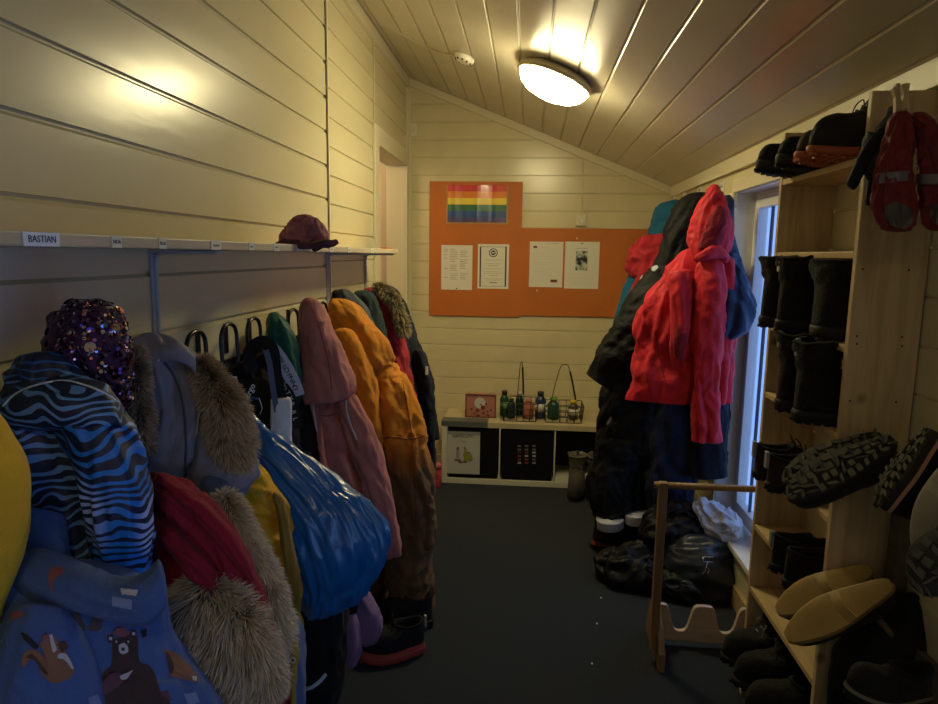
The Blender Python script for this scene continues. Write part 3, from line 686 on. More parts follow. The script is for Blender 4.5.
for px, w_, lb in ((276, .04, 'name tag on the far shelf, below the left edge of the pink hat'), (299, .045, 'name tag on the far shelf, below the middle of the pink hat'), (317, .045, 'name tag on the far shelf, below the right edge of the pink hat'), (331, .04, 'name tag on the far shelf above the second bracket'), (349, .05, 'name tag on the far shelf between the second and third brackets'), (372, .05, 'name tag nearest the far end of the far shelf')):
    t_ = nametag(px, w_, '', s2, -.675); t_['label'] = lb
    c = t_.location; mb = MB()
    mb.quad((-.675 + .0018, c.y - w_ * .3, 1.5115), (-.675 + .0018, c.y + w_ * .3, 1.5115), (-.675 + .0018, c.y + w_ * .3, 1.5155), (-.675 + .0018, c.y - w_ * .3, 1.5155)); mb.build('scribble', M_grey, t_)
def bracket(y, label):
    t_ = thing('shelf_bracket', (XL, y, 1.24), label, 'bracket', 'brackets under the wall shelves')
    mb = MB(); mb.tube([(XL + .006, y, 1.20), (XL + .006, y, 1.47), (XL + .012, y, 1.492), (XL + .03, y, 1.497), (XL + .15, y, 1.499)], .005, 8)
    mb.box((XL, y - .014, 1.20), (XL + .005, y + .014, 1.50)).box((XL, y - .014, 1.497), (XL + .155, y + .014, 1.502)); mb.build('bracket_arm', M_brk, t_, bevel=.001)
bracket(1.445, 'light metal shelf bracket above the grey-blue jacket'); bracket(2.755, 'light metal shelf bracket at the wall board joint'); bracket(3.40, 'light metal shelf bracket at the far end of the shelf')
# coat hooks: bent rods on a black rail
rail = tag(MB().box((XL, .55, 1.175), (XL + .012, 3.5, 1.20)).build('hook_rail', M_black, bevel=.002), 'long black flat rail screwed to the left wall carrying the coat hooks', 'rail')
lbls = {1.505: 'black bent-rod coat hook right of the grey-blue jacket', 1.68: 'black bent-rod coat hook, second free one from the left', 1.84: 'black bent-rod coat hook above the black backpack', 2.165: 'black bent-rod coat hook between the green cap and the pink jacket', 2.49: 'black bent-rod coat hook behind the top of the pink jacket'}
for y in (.86, 1.02, 1.18, 1.34, 1.505, 1.68, 1.84, 2.0, 2.165, 2.33, 2.49, 2.66, 2.82, 2.98, 3.14, 3.3, 3.44):
    lb = lbls.get(y, 'black bent-rod coat hook mostly covered by hanging clothes')
    t_ = thing('coat_hook', (XL + .012, y, 1.17), lb, 'coat hook', 'coat hooks on the left wall')
    x = -.79; P = [(XL + .016, y - .047, 1.17), (XL + .04, y - .047, 1.175), (x, y - .047, 1.20), (x, y - .047, 1.26), (x, y - .044, 1.285), (x, y - .03, 1.303), (x, y, 1.311)]
    P += [(q[0], 2 * y - q[1], q[2]) for q in P[::-1][1:]]
    MB().tube(crv(P, 5), .0055, 8).build('rod', M_black, t_, True)
    MB().box((XL, y - .060, 1.215), (XL + .006, y - .042, 1.30)).build('back_plate', M_black, t_, bevel=.001)
# knitted hat on the shelf
M_knit = mat('dusty_pink_knit', (.40, .15, .165), .95, bump=.9, bs=260, var=.35, vs=60)
hat = loft('crown', M_knit, [(300, 216.5, 306, 216.5, 1.98, .02), (291, 220, 319, 220, 1.98, .045), (285, 228, 325, 227, 1.98, .06), (281, 236, 327, 235, 1.98, .06), (280, 246, 327, 246, 1.98, .055)], thing('knitted_hat', (-.70, 1.98, 1.524), 'dusty pink knitted hat with a ridged crown lying on the far shelf', 'hat'), seed=4, fold=.006, crump=.006, cf=60, NU=60, NV=50)
hp = hat.o.parent
loft('brim', mat('dark_knit_brim', (.10, .035, .06), .95, bump=.8, bs=250), [(280, 243, 283, 248.5, 1.965, .05), (293, 238, 294, 247, 1.93, .03), (305, 243, 305, 249, 1.91, .02), (318, 239, 318, 248, 1.93, .03), (325, 243, 327, 249, 1.965, .05)], hp, seed=9, fold=.004, NU=30, NV=50)
tag(MB().box((-.73, 3.22, 1.524), (-.70, 3.36, 1.532)).build('pencil_stub', mat('rust_orange', (.5, .14, .03), .6)), 'small orange strip lying at the far end of the far shelf', 'strip')

# ================================================================ LEFT GARMENTS
def garment(name, x, y, z, label, cat): return thing(name, (x, y, z), label, cat)
# -- purple sequin hat
M_seqb = cloth('dark_purple_cloth', (.05, .016, .07), .7)
t_ = garment('sequin_hood', -.70, .98, 1.2, 'dark purple hood covered in loose shiny sequins above the blue patterned jacket', 'hood')
ph = loft('hood', M_seqb, [(76, 301, 100, 301, .98, .03), (62, 309, 116, 312, .98, .06), (52, 325, 124, 330, .98, .075), (52, 348, 127, 352, .98, .08), (62, 372, 126, 376, .98, .075), (84, 395, 126, 398, .98, .05), (106, 408, 126, 409, .98, .03)], t_, seed=2, fold=.006, NU=72, NV=70)
loft('hood_edge', M_seqb, [(50, 316, 62, 314, .99, .03), (45, 335, 58, 335, .99, .04), (45, 356, 58, 356, .99, .04)], t_, seed=12, fold=.004, NU=30, NV=30)
M_seq = mat('sequin', (.75, .50, .62), .12, metal=1); nt, b_ = nodes(M_seq)
g = nt.nodes.new('ShaderNodeNewGeometry'); r = nt.nodes.new('ShaderNodeValToRGB'); r.color_ramp.interpolation = 'CONSTANT'
for p_, c_ in ((0, (.07, .03, .14)), (.5, (.25, .10, .22)), (.72, (.8, .72, .78)), (.86, (.85, .35, .40)), (.94, (.2, .3, .5))):
    e = r.color_ramp.elements[0] if p_ == 0 else r.color_ramp.elements.new(p_); e.position = p_; e.color = (*c_, 1)
r.color_ramp.elements[-1].color = (.1, .35, .25, 1)
nt.links.new(g.outputs['Random Per Island'], r.inputs[0]); nt.links.new(r.outputs[0], b_.inputs['Base Color'])
mb = MB(); rr = random.Random(11)
for k in range(2600):
    i = rr.randrange(2, ph.NV - 2); j = rr.randrange(ph.NU); p = ph.rings[i][j]; n_ = ((ph.rings[i][(j + 1) % ph.NU] - p).cross(ph.rings[i + 1][j] - p) * ph.sgn)
    if n_.length < 1e-10 or n_.y > .0 * n_.length + .4 * n_.length: continue
    n_ = (n_.normalized() + Vector((rr.gauss(0, .3), rr.gauss(0, .3), rr.gauss(0, .3)))).normalized()
    big = rr.random() > .98
    if p.x < -.70 and rr.random() < .75: continue
    mb.disc(p + n_ * .004, n_, (.007 if big else .0026) * (.7 + .6 * rr.random()), 8)
o = mb.build('sequins', M_seq, t_); o['kind'] = 'stuff'
# -- blue patterned jacket
def tiger(name, light, mid, sc, seedv, thr=.5, DIST=19, DS=.6):
    m = mat(name, (.01, .02, .06), .55); nt, b = nodes(m)
    tc = nt.nodes.new('ShaderNodeTexCoord'); mp = nt.nodes.new('ShaderNodeMapping'); mp.inputs['Scale'].default_value = (1.0, 1.0, 1); mp.inputs['Location'].default_value = (seedv, seedv, seedv)
    wv = nt.nodes.new('ShaderNodeTexWave'); wv.bands_direction = 'Z'; wv.inputs['Scale'].default_value = sc; wv.inputs['Distortion'].default_value = DIST; wv.inputs['Detail'].default_value = 1.0; wv.inputs['Detail Scale'].default_value = DS; wv.inputs['Detail Roughness'].default_value = .45
    n = nt.nodes.new('ShaderNodeTexNoise'); n.inputs['Scale'].default_value = 7; n.inputs['Detail'].default_value = 1
    ad = nt.nodes.new('ShaderNodeMath'); ad.operation = 'MULTIPLY_ADD'; ad.inputs[1].default_value = .9; ad.inputs[2].default_value = -.45
    su = nt.nodes.new('ShaderNodeMath'); su.operation = 'ADD'
    r = nt.nodes.new('ShaderNodeValToRGB'); r.color_ramp.elements[0].position = thr - .03; r.color_ramp.elements[1].position = thr + .03
    r.color_ramp.elements[0].color = (.006, .012, .045, 1); r.color_ramp.elements[1].color = (1, 1, 1, 1)
    r2 = nt.nodes.new('ShaderNodeValToRGB'); r2.color_ramp.elements[0].position = .44; r2.color_ramp.elements[1].position = .56; r2.color_ramp.elements[0].color = (*mid, 1); r2.color_ramp.elements[1].color = (*light, 1)
    n3 = nt.nodes.new('ShaderNodeTexNoise'); n3.inputs['Scale'].default_value = 9; n3.inputs['Detail'].default_value = 0
    mx = nt.nodes.new('ShaderNodeMix'); mx.data_type = 'RGBA'; mx.blend_type = 'MULTIPLY'; mx.inputs[0].default_value = 1
    L = nt.links.new
    L(tc.outputs['Object'], mp.inputs[0]); L(mp.outputs[0], wv.inputs['Vector']); L(mp.outputs[0], n.inputs['Vector']); L(mp.outputs[0], n3.inputs['Vector'])
    L(n.outputs['Fac'], ad.inputs[0]); L(wv.outputs['Fac'], su.inputs[0]); L(ad.outputs[0], su.inputs[1]); L(su.outputs[0], r.inputs[0])
    L(n3.outputs['Fac'], r2.inputs[0]); L(r.outputs[0], mx.inputs[6]); L(r2.outputs[0], mx.inputs[7])
    mxx = nt.nodes.new('ShaderNodeMix'); mxx.data_type = 'RGBA'; L(r.outputs[0], mxx.inputs[0]); mxx.inputs[6].default_value = (.006, .012, .045, 1); L(r2.outputs[0], mxx.inputs[7]); L(mxx.outputs[2], b.inputs['Base Color'])
    return m
M_ti1 = tiger('blue_wave_print_dark', (.12, .28, .60), (.006, .09, .38), 24, 3, .74)
M_ti2 = tiger('blue_wave_print_light', (.36, .46, .85), (.010, .17, .65), 22, 8, .55)
M_pip = mat('white_piping', (.55, .62, .75), .5)
t_ = garment('patterned_jacket', -.66, .93, .8, 'black jacket with bright blue zebra-like wave print hanging under the sequin hood', 'jacket')
tj = loft('body', M_ti1, [(20, 354, 68, 354, .94, .04), (7, 368, 95, 368, .94, .07), (0, 392, 114, 392, .94, .08), (-1, 422, 126, 422, .94, .085), (8, 460, 138, 460, .93, .085), (22, 500, 146, 500, .93, .085), (34, 540, 151, 540, .93, .085), (42, 590, 154, 590, .93, .08), (46, 640, 158, 640, .93, .08)], t_, seed=3, fold=.010, NU=80, NV=90)
ts_ = loft('sleeve', M_ti2, [(52, 408, 128, 412, .875, .04), (62, 440, 140, 450, .865, .05), (80, 485, 148, 488, .86, .05), (90, 530, 151, 532, .86, .048), (96, 575, 153, 580, .87, .045), (98, 600, 154, 605, .88, .04)], t_, seed=7, fold=.008, crump=.003, NU=64, NV=80, end='open')
yk = loft('shoulder_yoke', M_ti1, [(-2, 402, 4, 416, .90, .03), (22, 384, 34, 425, .88, .04), (62, 378, 74, 428, .865, .045), (98, 388, 104, 430, .865, .04), (118, 402, 128, 428, .875, .03)], t_, seed=5, fold=.004, crump=.002, NU=48, NV=60)
seam('piping', yk, [(3, 406), (17, 393), (40, 384), (68, 381), (100, 391), (118, 402)], M_pip, .0016)
# -- yellow coat at the left edge
M_yel = cloth('mustard_yellow_cloth', (.75, .42, .02), .75)
t_ = garment('rain_coat', -.60, .68, .9, 'plain mustard yellow coat cut off by the left edge of the photo', 'coat')
loft('body', M_yel, [(-150, 360, -70, 380, .68, .03), (-165, 400, -28, 405, .67, .05), (-175, 428, 6, 432, .66, .06), (-180, 450, 22, 452, .66, .065), (-180, 480, 30, 480, .66, .07), (-180, 520, 30, 520, .66, .07), (-180, 560, 18, 562, .66, .07), (-180, 596, 3, 600, .66, .07), (-180, 680, -15, 680, .66, .06), (-175, 760, -30, 760, .66, .05)], t_, seed=21, fold=.004, crump=.001, ff=12, NU=60, NV=60)
# -- forest print jacket
M_for = cloth('forest_blue_softshell', (.06, .11, .30), .75, bump=.15)
t_ = garment('forest_print_jacket', -.55, .76, .7, 'blue jacket printed with a brown bear and squirrel at the bottom left', 'jacket')
fb = loft('body', M_for, [(15, 552, 120, 562, .79, .02), (-15, 580, 160, 590, .785, .05), (-32, 625, 172, 632, .775, .06), (-45, 665, 198, 668, .77, .065), (-50, 704, 226, 704, .765, .07), (-55, 760, 248, 760, .765, .07), (-55, 830, 255, 830, .765, .06)], t_, seed=31, fold=.006, crump=.0018, ff=12, NU=90, NV=90)
fs_ = loft('sleeve', M_for, [(20, 600, 62, 606, .71, .025), (6, 636, 82, 632, .70, .035), (-4, 680, 98, 672, .70, .04), (-12, 730, 112, 720, .70, .04), (-12, 790, 122, 780, .70, .04)], t_, seed=33, fold=.004, crump=.0015, ff=12, NU=60, NV=70, end='open')
fc_ = loft('collar', M_for, [(26, 548, 6, 588, .745, .018), (48, 553, 34, 600, .735, .022), (78, 566, 64, 606, .73, .024), (112, 578, 104, 616, .73, .024), (143, 574, 148, 622, .74, .024), (160, 556, 170, 600, .75, .018)], t_, seed=35, fold=.004, crump=.004, NU=40, NV=80)
loft('hood', M_for, [(24, 505, 60, 512, .82, .02), (18, 530, 66, 535, .81, .035), (8, 556, 70, 566, .80, .04), (4, 590, 80, 595, .80, .03)], t_, seed=36, fold=.006, NU=40, NV=40)
P_ = [mat('print_' + n_, c_, .8) for n_, c_ in (('brown', (.045, .022, .022)), ('tan', (.22, .10, .06)), ('white', (.45, .45, .52)), ('black', (.01, .01, .012)), ('rose', (.22, .07, .09)), ('plum', (.10, .04, .07)), ('greyblue', (.16, .22, .42)), ('dark_brown', (.07, .03, .02)), ('olive', (.09, .08, .03)), ('dim_brown', (.075, .05, .05)))]
BR, TN, WH, BK, RO, PL, GB, DB, OL, DM = range(10)
decal('bear_print', fb, [
    ([(112, 640), (136, 634), (139, 660), (152, 668), (160, 690), (168, 710), (100, 712), (99, 690), (104, 672), (112, 664)], BR),
    ([(107, 636), (113, 634), (115, 641), (109, 643)], BR), ([(131, 630), (136, 630), (137, 637), (131, 638)], BR),
    ([(109, 637), (112, 637), (112, 640), (109, 640)], WH), ([(132, 632), (135, 632), (135, 635), (132, 635)], WH),
    ([(113, 634), (118, 628), (126, 628), (130, 634), (122, 637)], RO),
    ([(119, 645), (124, 643), (128, 647), (128, 652), (123, 654), (119, 651)], WH), ([(121.5, 647.5), (125, 647.5), (125, 651), (121.5, 651)], BK),
    ([(115.5, 640.5), (117.5, 640.5), (117.5, 643), (115.5, 643)], WH), ([(127.5, 640.5), (129.5, 640.5), (129.5, 643), (127.5, 643)], WH),
    ([(101, 684), (110, 674), (120, 673), (124, 680), (114, 690), (104, 694)], PL), ([(120, 676), (133, 670), (127, 679), (121, 680)], WH),
    ], P_)
decal('deer_legs_print', fb, [
    ([(70, 607), (79, 607), (82, 620), (86, 630), (73, 631), (74, 620)], DM), ], P_)
decal('deer_legs_print', fb, [([(92, 608), (103, 608), (102, 622), (100, 630), (89, 630), (92, 618)], DM),
    ], P_)
decal('fox_print', fb, [
    ([(163, 650), (175, 652), (188, 664), (199, 678), (196, 682), (178, 678), (170, 676), (171, 664)], TN), ([(166, 651), (171, 656), (174, 668), (171, 674), (168, 662)], DB), ([(192, 676), (197, 676), (197, 681), (193, 680)], WH),
    ], P_)
decal('leaf_print', fb, [
    ([(141, 631), (146, 628), (147, 636), (142, 638)], BK), ], P_)
decal('flower_print', fb, [([(1, 640), (7, 642), (8, 655), (2, 658)], WH), ], P_)
decal('flower_print', fb, [([(160, 692), (168, 690), (172, 700), (163, 704)], PL),
    ], P_)
decal('flower_print', fb, [
    ([(184, 694), (196, 692), (200, 702), (188, 706)], GB)], P_)
decal('squirrel_print', fs_, [
    ([(21, 662), (25, 652), (35, 650), (43, 656), (52, 672), (62, 681), (52, 683), (42, 674), (36, 660), (29, 660), (24, 668)], TN),
    ([(25, 658), (32, 654), (40, 662), (48, 674), (42, 672), (34, 660)], DB),
    ([(43, 642), (48, 635), (54, 636), (58, 642), (66, 652), (74, 668), (70, 678), (56, 682), (47, 668), (45, 656), (40, 644)], TN),
    ([(49, 635), (52, 634), (57, 650), (53, 653)], WH), ([(58, 654), (66, 654), (73, 666), (72, 669), (65, 660), (58, 658)], WH), ([(57, 644), (65, 641), (69, 647), (62, 653)], DB), ([(42, 637), (48, 633), (50, 639), (43, 641)], RO),
    ], P_)
decal('twig_print', fs_, [([(20, 633), (26, 634), (38, 645), (36, 649), (27, 643)], BK), ], P_)
decal('leaf_print', fs_, [([(10, 612), (22, 610), (25, 616), (12, 620)], RO), ], P_)
decal('flower_print', fs_, [([(88, 698), (98, 694), (102, 704), (90, 708)], GB)], P_)
decal('collar_print', fc_, [([(50, 568), (62, 567), (64, 572), (54, 580), (52, 592), (48, 580)], RO), ], P_)
decal('collar_print', fc_, [([(112, 596), (132, 600), (132, 610), (112, 606)], GB), ([(120, 588), (138, 590), (136, 596), (122, 594)], WH)], P_)
# -- maroon jacket with big fur
M_mar = cloth('maroon_cloth', (.26, .012, .03), .9, bump=.3)
FUR = furmat('grey_tan_fur', (.08, .068, .055), (.40, .32, .23), (.80, .68, .50))
FUR2 = furmat('brown_fur', (.06, .045, .03), (.33, .25, .16), (.70, .56, .38))
M_fb = mat('fur_backing', (.06, .045, .035), .9)
t_ = garment('maroon_jacket', -.56, 1.08, .7, 'maroon jacket with a big grey-tan fur trim beside the blue patterned jacket', 'jacket')
loft('body', M_mar, [(146, 470, 168, 476, 1.09, .03), (146, 490, 196, 502, 1.09, .06), (148, 520, 218, 520, 1.09, .075), (150, 560, 245, 560, 1.09, .08), (155, 600, 266, 600, 1.09, .08), (165, 650, 280, 650, 1.09, .08), (175, 704, 292, 704, 1.09, .08), (180, 770, 296, 770, 1.09, .07), (184, 830, 296, 830, 1.09, .05)], t_, seed=41, fold=.026, ff=12, fl=8, crump=.004, NU=90, NV=100)
loft('fold_of_cloth', M_mar, [(148, 478, 158, 500, 1.02, .02), (178, 484, 176, 512, 1.0, .03), (205, 500, 200, 545, 1.0, .035), (232, 535, 222, 580, 1.01, .035), (262, 590, 246, 625, 1.02, .035), (276, 640, 262, 660, 1.03, .03)], t_, seed=42, fold=.012, ff=22, NU=48, NV=90)
loft('fold_of_cloth', M_mar, [(150, 512, 156, 530, 1.0, .015), (172, 522, 170, 545, .98, .025), (196, 545, 188, 570, .97, .028), (216, 572, 204, 590, .98, .025), (236, 600, 226, 612, 1.0, .02)], t_, seed=46, fold=.008, ff=22, NU=40, NV=70)
loft('fold_of_cloth', M_mar, [(160, 470, 158, 482, 1.0, .012), (184, 486, 180, 500, .985, .018), (210, 506, 204, 522, .98, .02), (236, 538, 228, 552, .985, .018), (256, 575, 250, 585, 1.0, .014)], t_, seed=47, fold=.006, ff=22, NU=36, NV=70)
f1 = loft('fur_backing', M_fb, [(182, 592, 204, 578, .99, .015), (184, 618, 226, 586, .97, .03), (196, 642, 246, 608, .96, .035), (216, 662, 264, 636, .97, .035), (240, 680, 274, 664, .98, .025), (256, 686, 274, 680, .98, .015)], t_, seed=44, fold=.005, NU=40, NV=60)
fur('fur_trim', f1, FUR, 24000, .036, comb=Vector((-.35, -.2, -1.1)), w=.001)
# -- slate jacket with long fur trim, blue side and mustard edge
t_ = garment('fur_trimmed_jacket', -.52, 1.2, .6, 'slate blue jacket with a long pale fur strip, right of the maroon jacket', 'jacket')
M_slb = cloth('slate_blue', (.10, .15, .30), .8)
loft('body', M_slb, [(200, 474, 226, 478, 1.21, .03), (206, 505, 238, 505, 1.21, .05), (214, 550, 260, 550, 1.21, .06), (224, 590, 276, 590, 1.21, .065), (230, 620, 298, 622, 1.21, .065), (236, 650, 302, 650, 1.21, .065), (240, 704, 303, 704, 1.21, .065), (240, 780, 303, 780, 1.21, .06), (240, 850, 300, 850, 1.21, .05)], t_, seed=51, fold=.007, NU=70, NV=80)
f2 = loft('fur_backing', M_fb, [(218, 498, 230, 494, 1.14, .015), (226, 522, 242, 516, 1.12, .02), (241, 556, 260, 549, 1.11, .02), (256, 588, 276, 582, 1.11, .02), (267, 618, 284, 616, 1.11, .02), (272, 644, 284, 644, 1.12, .018), (274, 658, 284, 658, 1.13, .012)], t_, seed=52, fold=.004, NU=36, NV=60)
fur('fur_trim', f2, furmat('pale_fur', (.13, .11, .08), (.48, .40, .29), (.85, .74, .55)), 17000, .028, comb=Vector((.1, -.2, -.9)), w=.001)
M_must = cloth('mustard_edge', (.38, .25, .03), .75)
ms = loft('placket', M_must, [(286, 628, 293, 628, 1.12, .010), (288, 652, 298, 652, 1.12, .012), (291, 672, 296, 672, 1.12, .012), (289, 704, 296, 704, 1.12, .012), (289, 760, 296, 760, 1.12, .012)], t_, seed=54, fold=.003, NU=24, NV=40)
h = hit(ms, 293, 660, .002)
if h: MB().disc(h, (.2, -1, .2), .0055, 14).disc(h + Vector((0, -.001, 0)), (.2, -1, .2), .003, 10, 1).build('snap_button', [mat('snap_cream', (.6, .55, .4), .4), M_ink], t_)
# -- grey-blue jacket
M_gb = cloth('grey_blue_softshell', (.235, .24, .31), .62, bump=.2)
t_ = garment('grey_blue_jacket', -.66, 1.3, .95, 'grey-blue jacket with brown fur on both sides hanging below the first shelf bracket', 'jacket')
gj = loft('hood', M_gb, [(142, 336, 160, 337, 1.29, .02), (136, 346, 186, 348, 1.29, .045), (134, 370, 206, 368, 1.29, .06), (136, 400, 212, 400, 1.29, .065), (140, 436, 212, 436, 1.29, .065), (148, 468, 204, 474, 1.29, .055), (166, 492, 196, 498, 1.29, .035)], t_, seed=61, fold=.024, ff=20, fl=1.2, NU=90, NV=80)
seam('placket_seam', gj, [(160, 356), (176, 380), (184, 410), (186, 445), (184, 480)], mat('dark_slate_seam', (.07, .075, .11), .8), .0025)
seam('side_seam', gj, [(170, 352), (196, 372), (204, 400), (206, 440)], MATS['dark_slate_seam'], .002)
loft('collar_flap', M_gb, [(158, 347, 162, 362, 1.20, .012), (178, 345, 184, 364, 1.20, .015), (196, 356, 196, 376, 1.21, .012)], t_, seed=62, fold=.004, NU=30, NV=40)
fl_ = loft('front_panel', M_gb, [(196, 432, 232, 438, 1.27, .03), (196, 448, 252, 452, 1.27, .045), (192, 468, 260, 470, 1.27, .045), (190, 482, 250, 484, 1.27, .04), (192, 500, 240, 500, 1.27, .03)], t_, seed=63, fold=.008, NU=50, NV=50)
for q in ([(158, 361), (163, 356), (169, 351)], [(173, 353), (179, 351), (184, 349)]): seam('reflective_strip', gj, q, M_pip, .0022, 5)
f3 = loft('fur_backing', M_fb, [(196, 364, 206, 362, 1.27, .015), (204, 380, 218, 376, 1.25, .02), (210, 400, 232, 392, 1.24, .025), (214, 422, 242, 414, 1.24, .025), (218, 444, 246, 440, 1.24, .022), (230, 458, 244, 460, 1.25, .015)], t_, seed=64, fold=.004, NU=36, NV=50)
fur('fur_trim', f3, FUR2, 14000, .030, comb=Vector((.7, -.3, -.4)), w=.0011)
f4 = loft('fur_backing', M_fb, [(130, 352, 142, 350, 1.20, .015), (127, 372, 144, 370, 1.17, .022), (128, 396, 146, 396, 1.16, .024), (133, 420, 149, 422, 1.16, .022), (139, 446, 150, 448, 1.18, .016)], t_, seed=65, fold=.004, NU=30, NV=50)
fur('fur_trim', f4, FUR2, 8000, .020, comb=Vector((-.1, -.3, -.4)), w=.0011)
# -- yellow quilted jacket
M_yq = cloth('yellow_quilted', (.72, .40, .02), .42, bump=.3, bs=60, sheen=0)
t_ = garment('quilted_jacket', -.55, 1.46, .6, 'shiny golden yellow padded jacket between the grey-blue jacket and the blue bag', 'jacket')
loft('body', M_yq, [(236, 462, 256, 460, 1.46, .03), (230, 480, 270, 478, 1.46, .05), (232, 508, 284, 506, 1.46, .06), (244, 540, 292, 540, 1.46, .065), (262, 575, 296, 575, 1.46, .06), (276, 610, 298, 610, 1.46, .05), (284, 650, 300, 650, 1.46, .04)], t_, seed=71, fold=.008, ff=20, fl=14, crump=.010, cf=16, NU=70, NV=90)
loft('sleeve', cloth('olive_yellow', (.26, .16, .02), .5), [(272, 492, 279, 492, 1.41, .012), (278, 520, 289, 518, 1.40, .018), (284, 555, 296, 552, 1.39, .02), (289, 600, 298, 598, 1.40, .02), (292, 630, 298, 630, 1.40, .015)], t_, seed=72, fold=.006, crump=.008, cf=18, NU=40, NV=60)
# -- blue plastic bag
M_bag = mat('blue_plastic', (.004, .15, .50), .33, spec=.7); nt, b_ = nodes(M_bag); b_.inputs['Transmission Weight'].default_value = .12; b_.inputs['Coat Weight'].default_value = .4
t_ = garment('plastic_bag', -.47, 1.62, .55, 'large blue translucent plastic bag slung diagonally from a coat hook', 'bag')
loft('bag_body', M_bag, [(238, 404, 246, 406, 1.62, .015), (244, 424, 260, 422, 1.62, .025), (252, 448, 284, 440, 1.61, .045), (264, 478, 316, 462, 1.60, .06), (278, 512, 348, 486, 1.59, .07), (291, 546, 376, 508, 1.58, .075), (298, 580, 389, 538, 1.58, .075), (302, 604, 374, 572, 1.59, .06), (306, 612, 350, 594, 1.6, .035)], t_, seed=81, fold=.008, ff=60, fl=.8, crump=.004, cf=30, NU=140, NV=120)
loft('tied_handle', M_bag, [(232, 380, 238, 380, 1.66, .01), (234, 396, 243, 396, 1.64, .014), (238, 412, 248, 410, 1.62, .015)], t_, seed=82, fold=.004, NU=24, NV=30)
loft('clear_liner', mat('clear_plastic_film', (.25, .33, .45), .12, spec=.9), [(346, 504, 366, 506, 1.60, .02), (350, 516, 374, 512, 1.60, .03), (356, 528, 376, 522, 1.60, .02)], t_, seed=83, fold=.004, crump=.006, NU=30, NV=24)
# -- black backpack
M_bp = cloth('black_nylon', (.005, .005, .006), .6, sheen=0)
M_web = cloth('grey_blue_webbing', (.10, .14, .24), .8)
t_ = garment('backpack', -.70, 1.84, .9, 'black backpack with dangling straps and a small white tag below the coat hooks', 'backpack')
bp_ = loft('bag_body', M_bp, [(226, 366, 262, 360, 1.84, .04), (224, 385, 280, 378, 1.84, .07), (228, 410, 290, 405, 1.84, .08), (236, 440, 296, 436, 1.84, .08), (244, 470, 300, 468, 1.84, .07), (256, 495, 300, 492, 1.84, .05)], t_, seed=91, fold=.01, NU=60, NV=60)
loft('top_flap', M_bp, [(216, 374, 222, 384, 1.78, .015), (236, 364, 240, 376, 1.77, .02), (262, 352, 266, 366, 1.78, .02), (276, 350, 280, 360, 1.8, .015)], t_, seed=92, fold=.003, NU=30, NV=40)
def strap(name, pts, w_, m, parent, y, th=.0035, n=8):
    P = crv([at(p[0], p[1], y=(p[2] if len(p) > 2 else y)) for p in pts], n); mb = MB(); k = 0
    vs = []; fs = []
    for i, p in enumerate(P):
        t = (P[min(i + 1, len(P) - 1)] - P[max(i - 1, 0)]).normalized(); vw = (p - Vector((0, 0, H))).normalized(); s = t.cross(vw).normalized() * w_ / 2; nn = s.cross(t).normalized() * th / 2
        vs += [p - s - nn, p + s - nn, p + s + nn, p - s + nn]
    for i in range(len(P) - 1):
        for j in range(4): a = 4 * i + j; b = 4 * i + (j + 1) % 4; fs.append([a, b, b + 4, a + 4])
    fs += [[0, 3, 2, 1], [len(vs) - 4, len(vs) - 3, len(vs) - 2, len(vs) - 1]]
    return mesh(name, vs, fs, m, parent, False), P
strap('shoulder_strap', [(252, 372), (250, 352), (262, 342), (272, 350), (276, 380), (284, 412)], .035, M_bp, t_, 1.72, .012)
strap('shoulder_strap', [(266, 350), (270, 366), (273, 388), (277, 412)], .015, M_web, t_, 1.70, .006)
a = hit(bp_, 233, 378, .01) or at(233, 378, y=1.76)
a = at(233.5, 378.5, y=1.74); MB().box((a.x - .010, a.y - .002, a.z - .006), (a.x + .010, a.y, a.z + .006)).build('name_label', M_tagp, t_)
def textpath(name, s, px0, py0, ang, size, y, m, par):
    c = at(px0, py0, y=y); Mx = Matrix.Translation(c) @ Matrix.Rotation(PI / 2, 4, 'X') @ Matrix.Rotation(math.radians(ang), 4, 'Z'); return text_mesh(name, s, size, Mx, m, par)
textpath('lettering', 'Ergo', 250, 391, 62, .024, 1.735, M_tagp, t_)
mb = MB(); mb.tube(crv([at(*q, y=1.735) for q in ((247, 402), (252, 398), (258, 399))], 5), .003, 6); mb.tube(crv([at(*q, y=1.735) for q in ((259, 398), (262, 408), (260, 414))], 5), .0012, 6, 1); mb.build('logo_swoosh', [mat('logo_blue', (.02, .10, .32), .5), M_pip], t_, True)
# -- white towel
M_tow = cloth('white_towel', (.78, .80, .88), .9, bump=.5)
t_ = garment('towel', -.63, 1.74, .9, 'white towel hanging below the black straps beside the blue bag', 'towel')
loft('towel_cloth', M_tow, [(270, 398, 290, 396, 1.72, .015), (270, 412, 291, 410, 1.72, .02), (271, 435, 291, 435, 1.72, .02), (272, 465, 292, 465, 1.72, .02), (274, 490, 292, 490, 1.72, .015)], t_, seed=101, fold=.006, NU=40, NV=40)
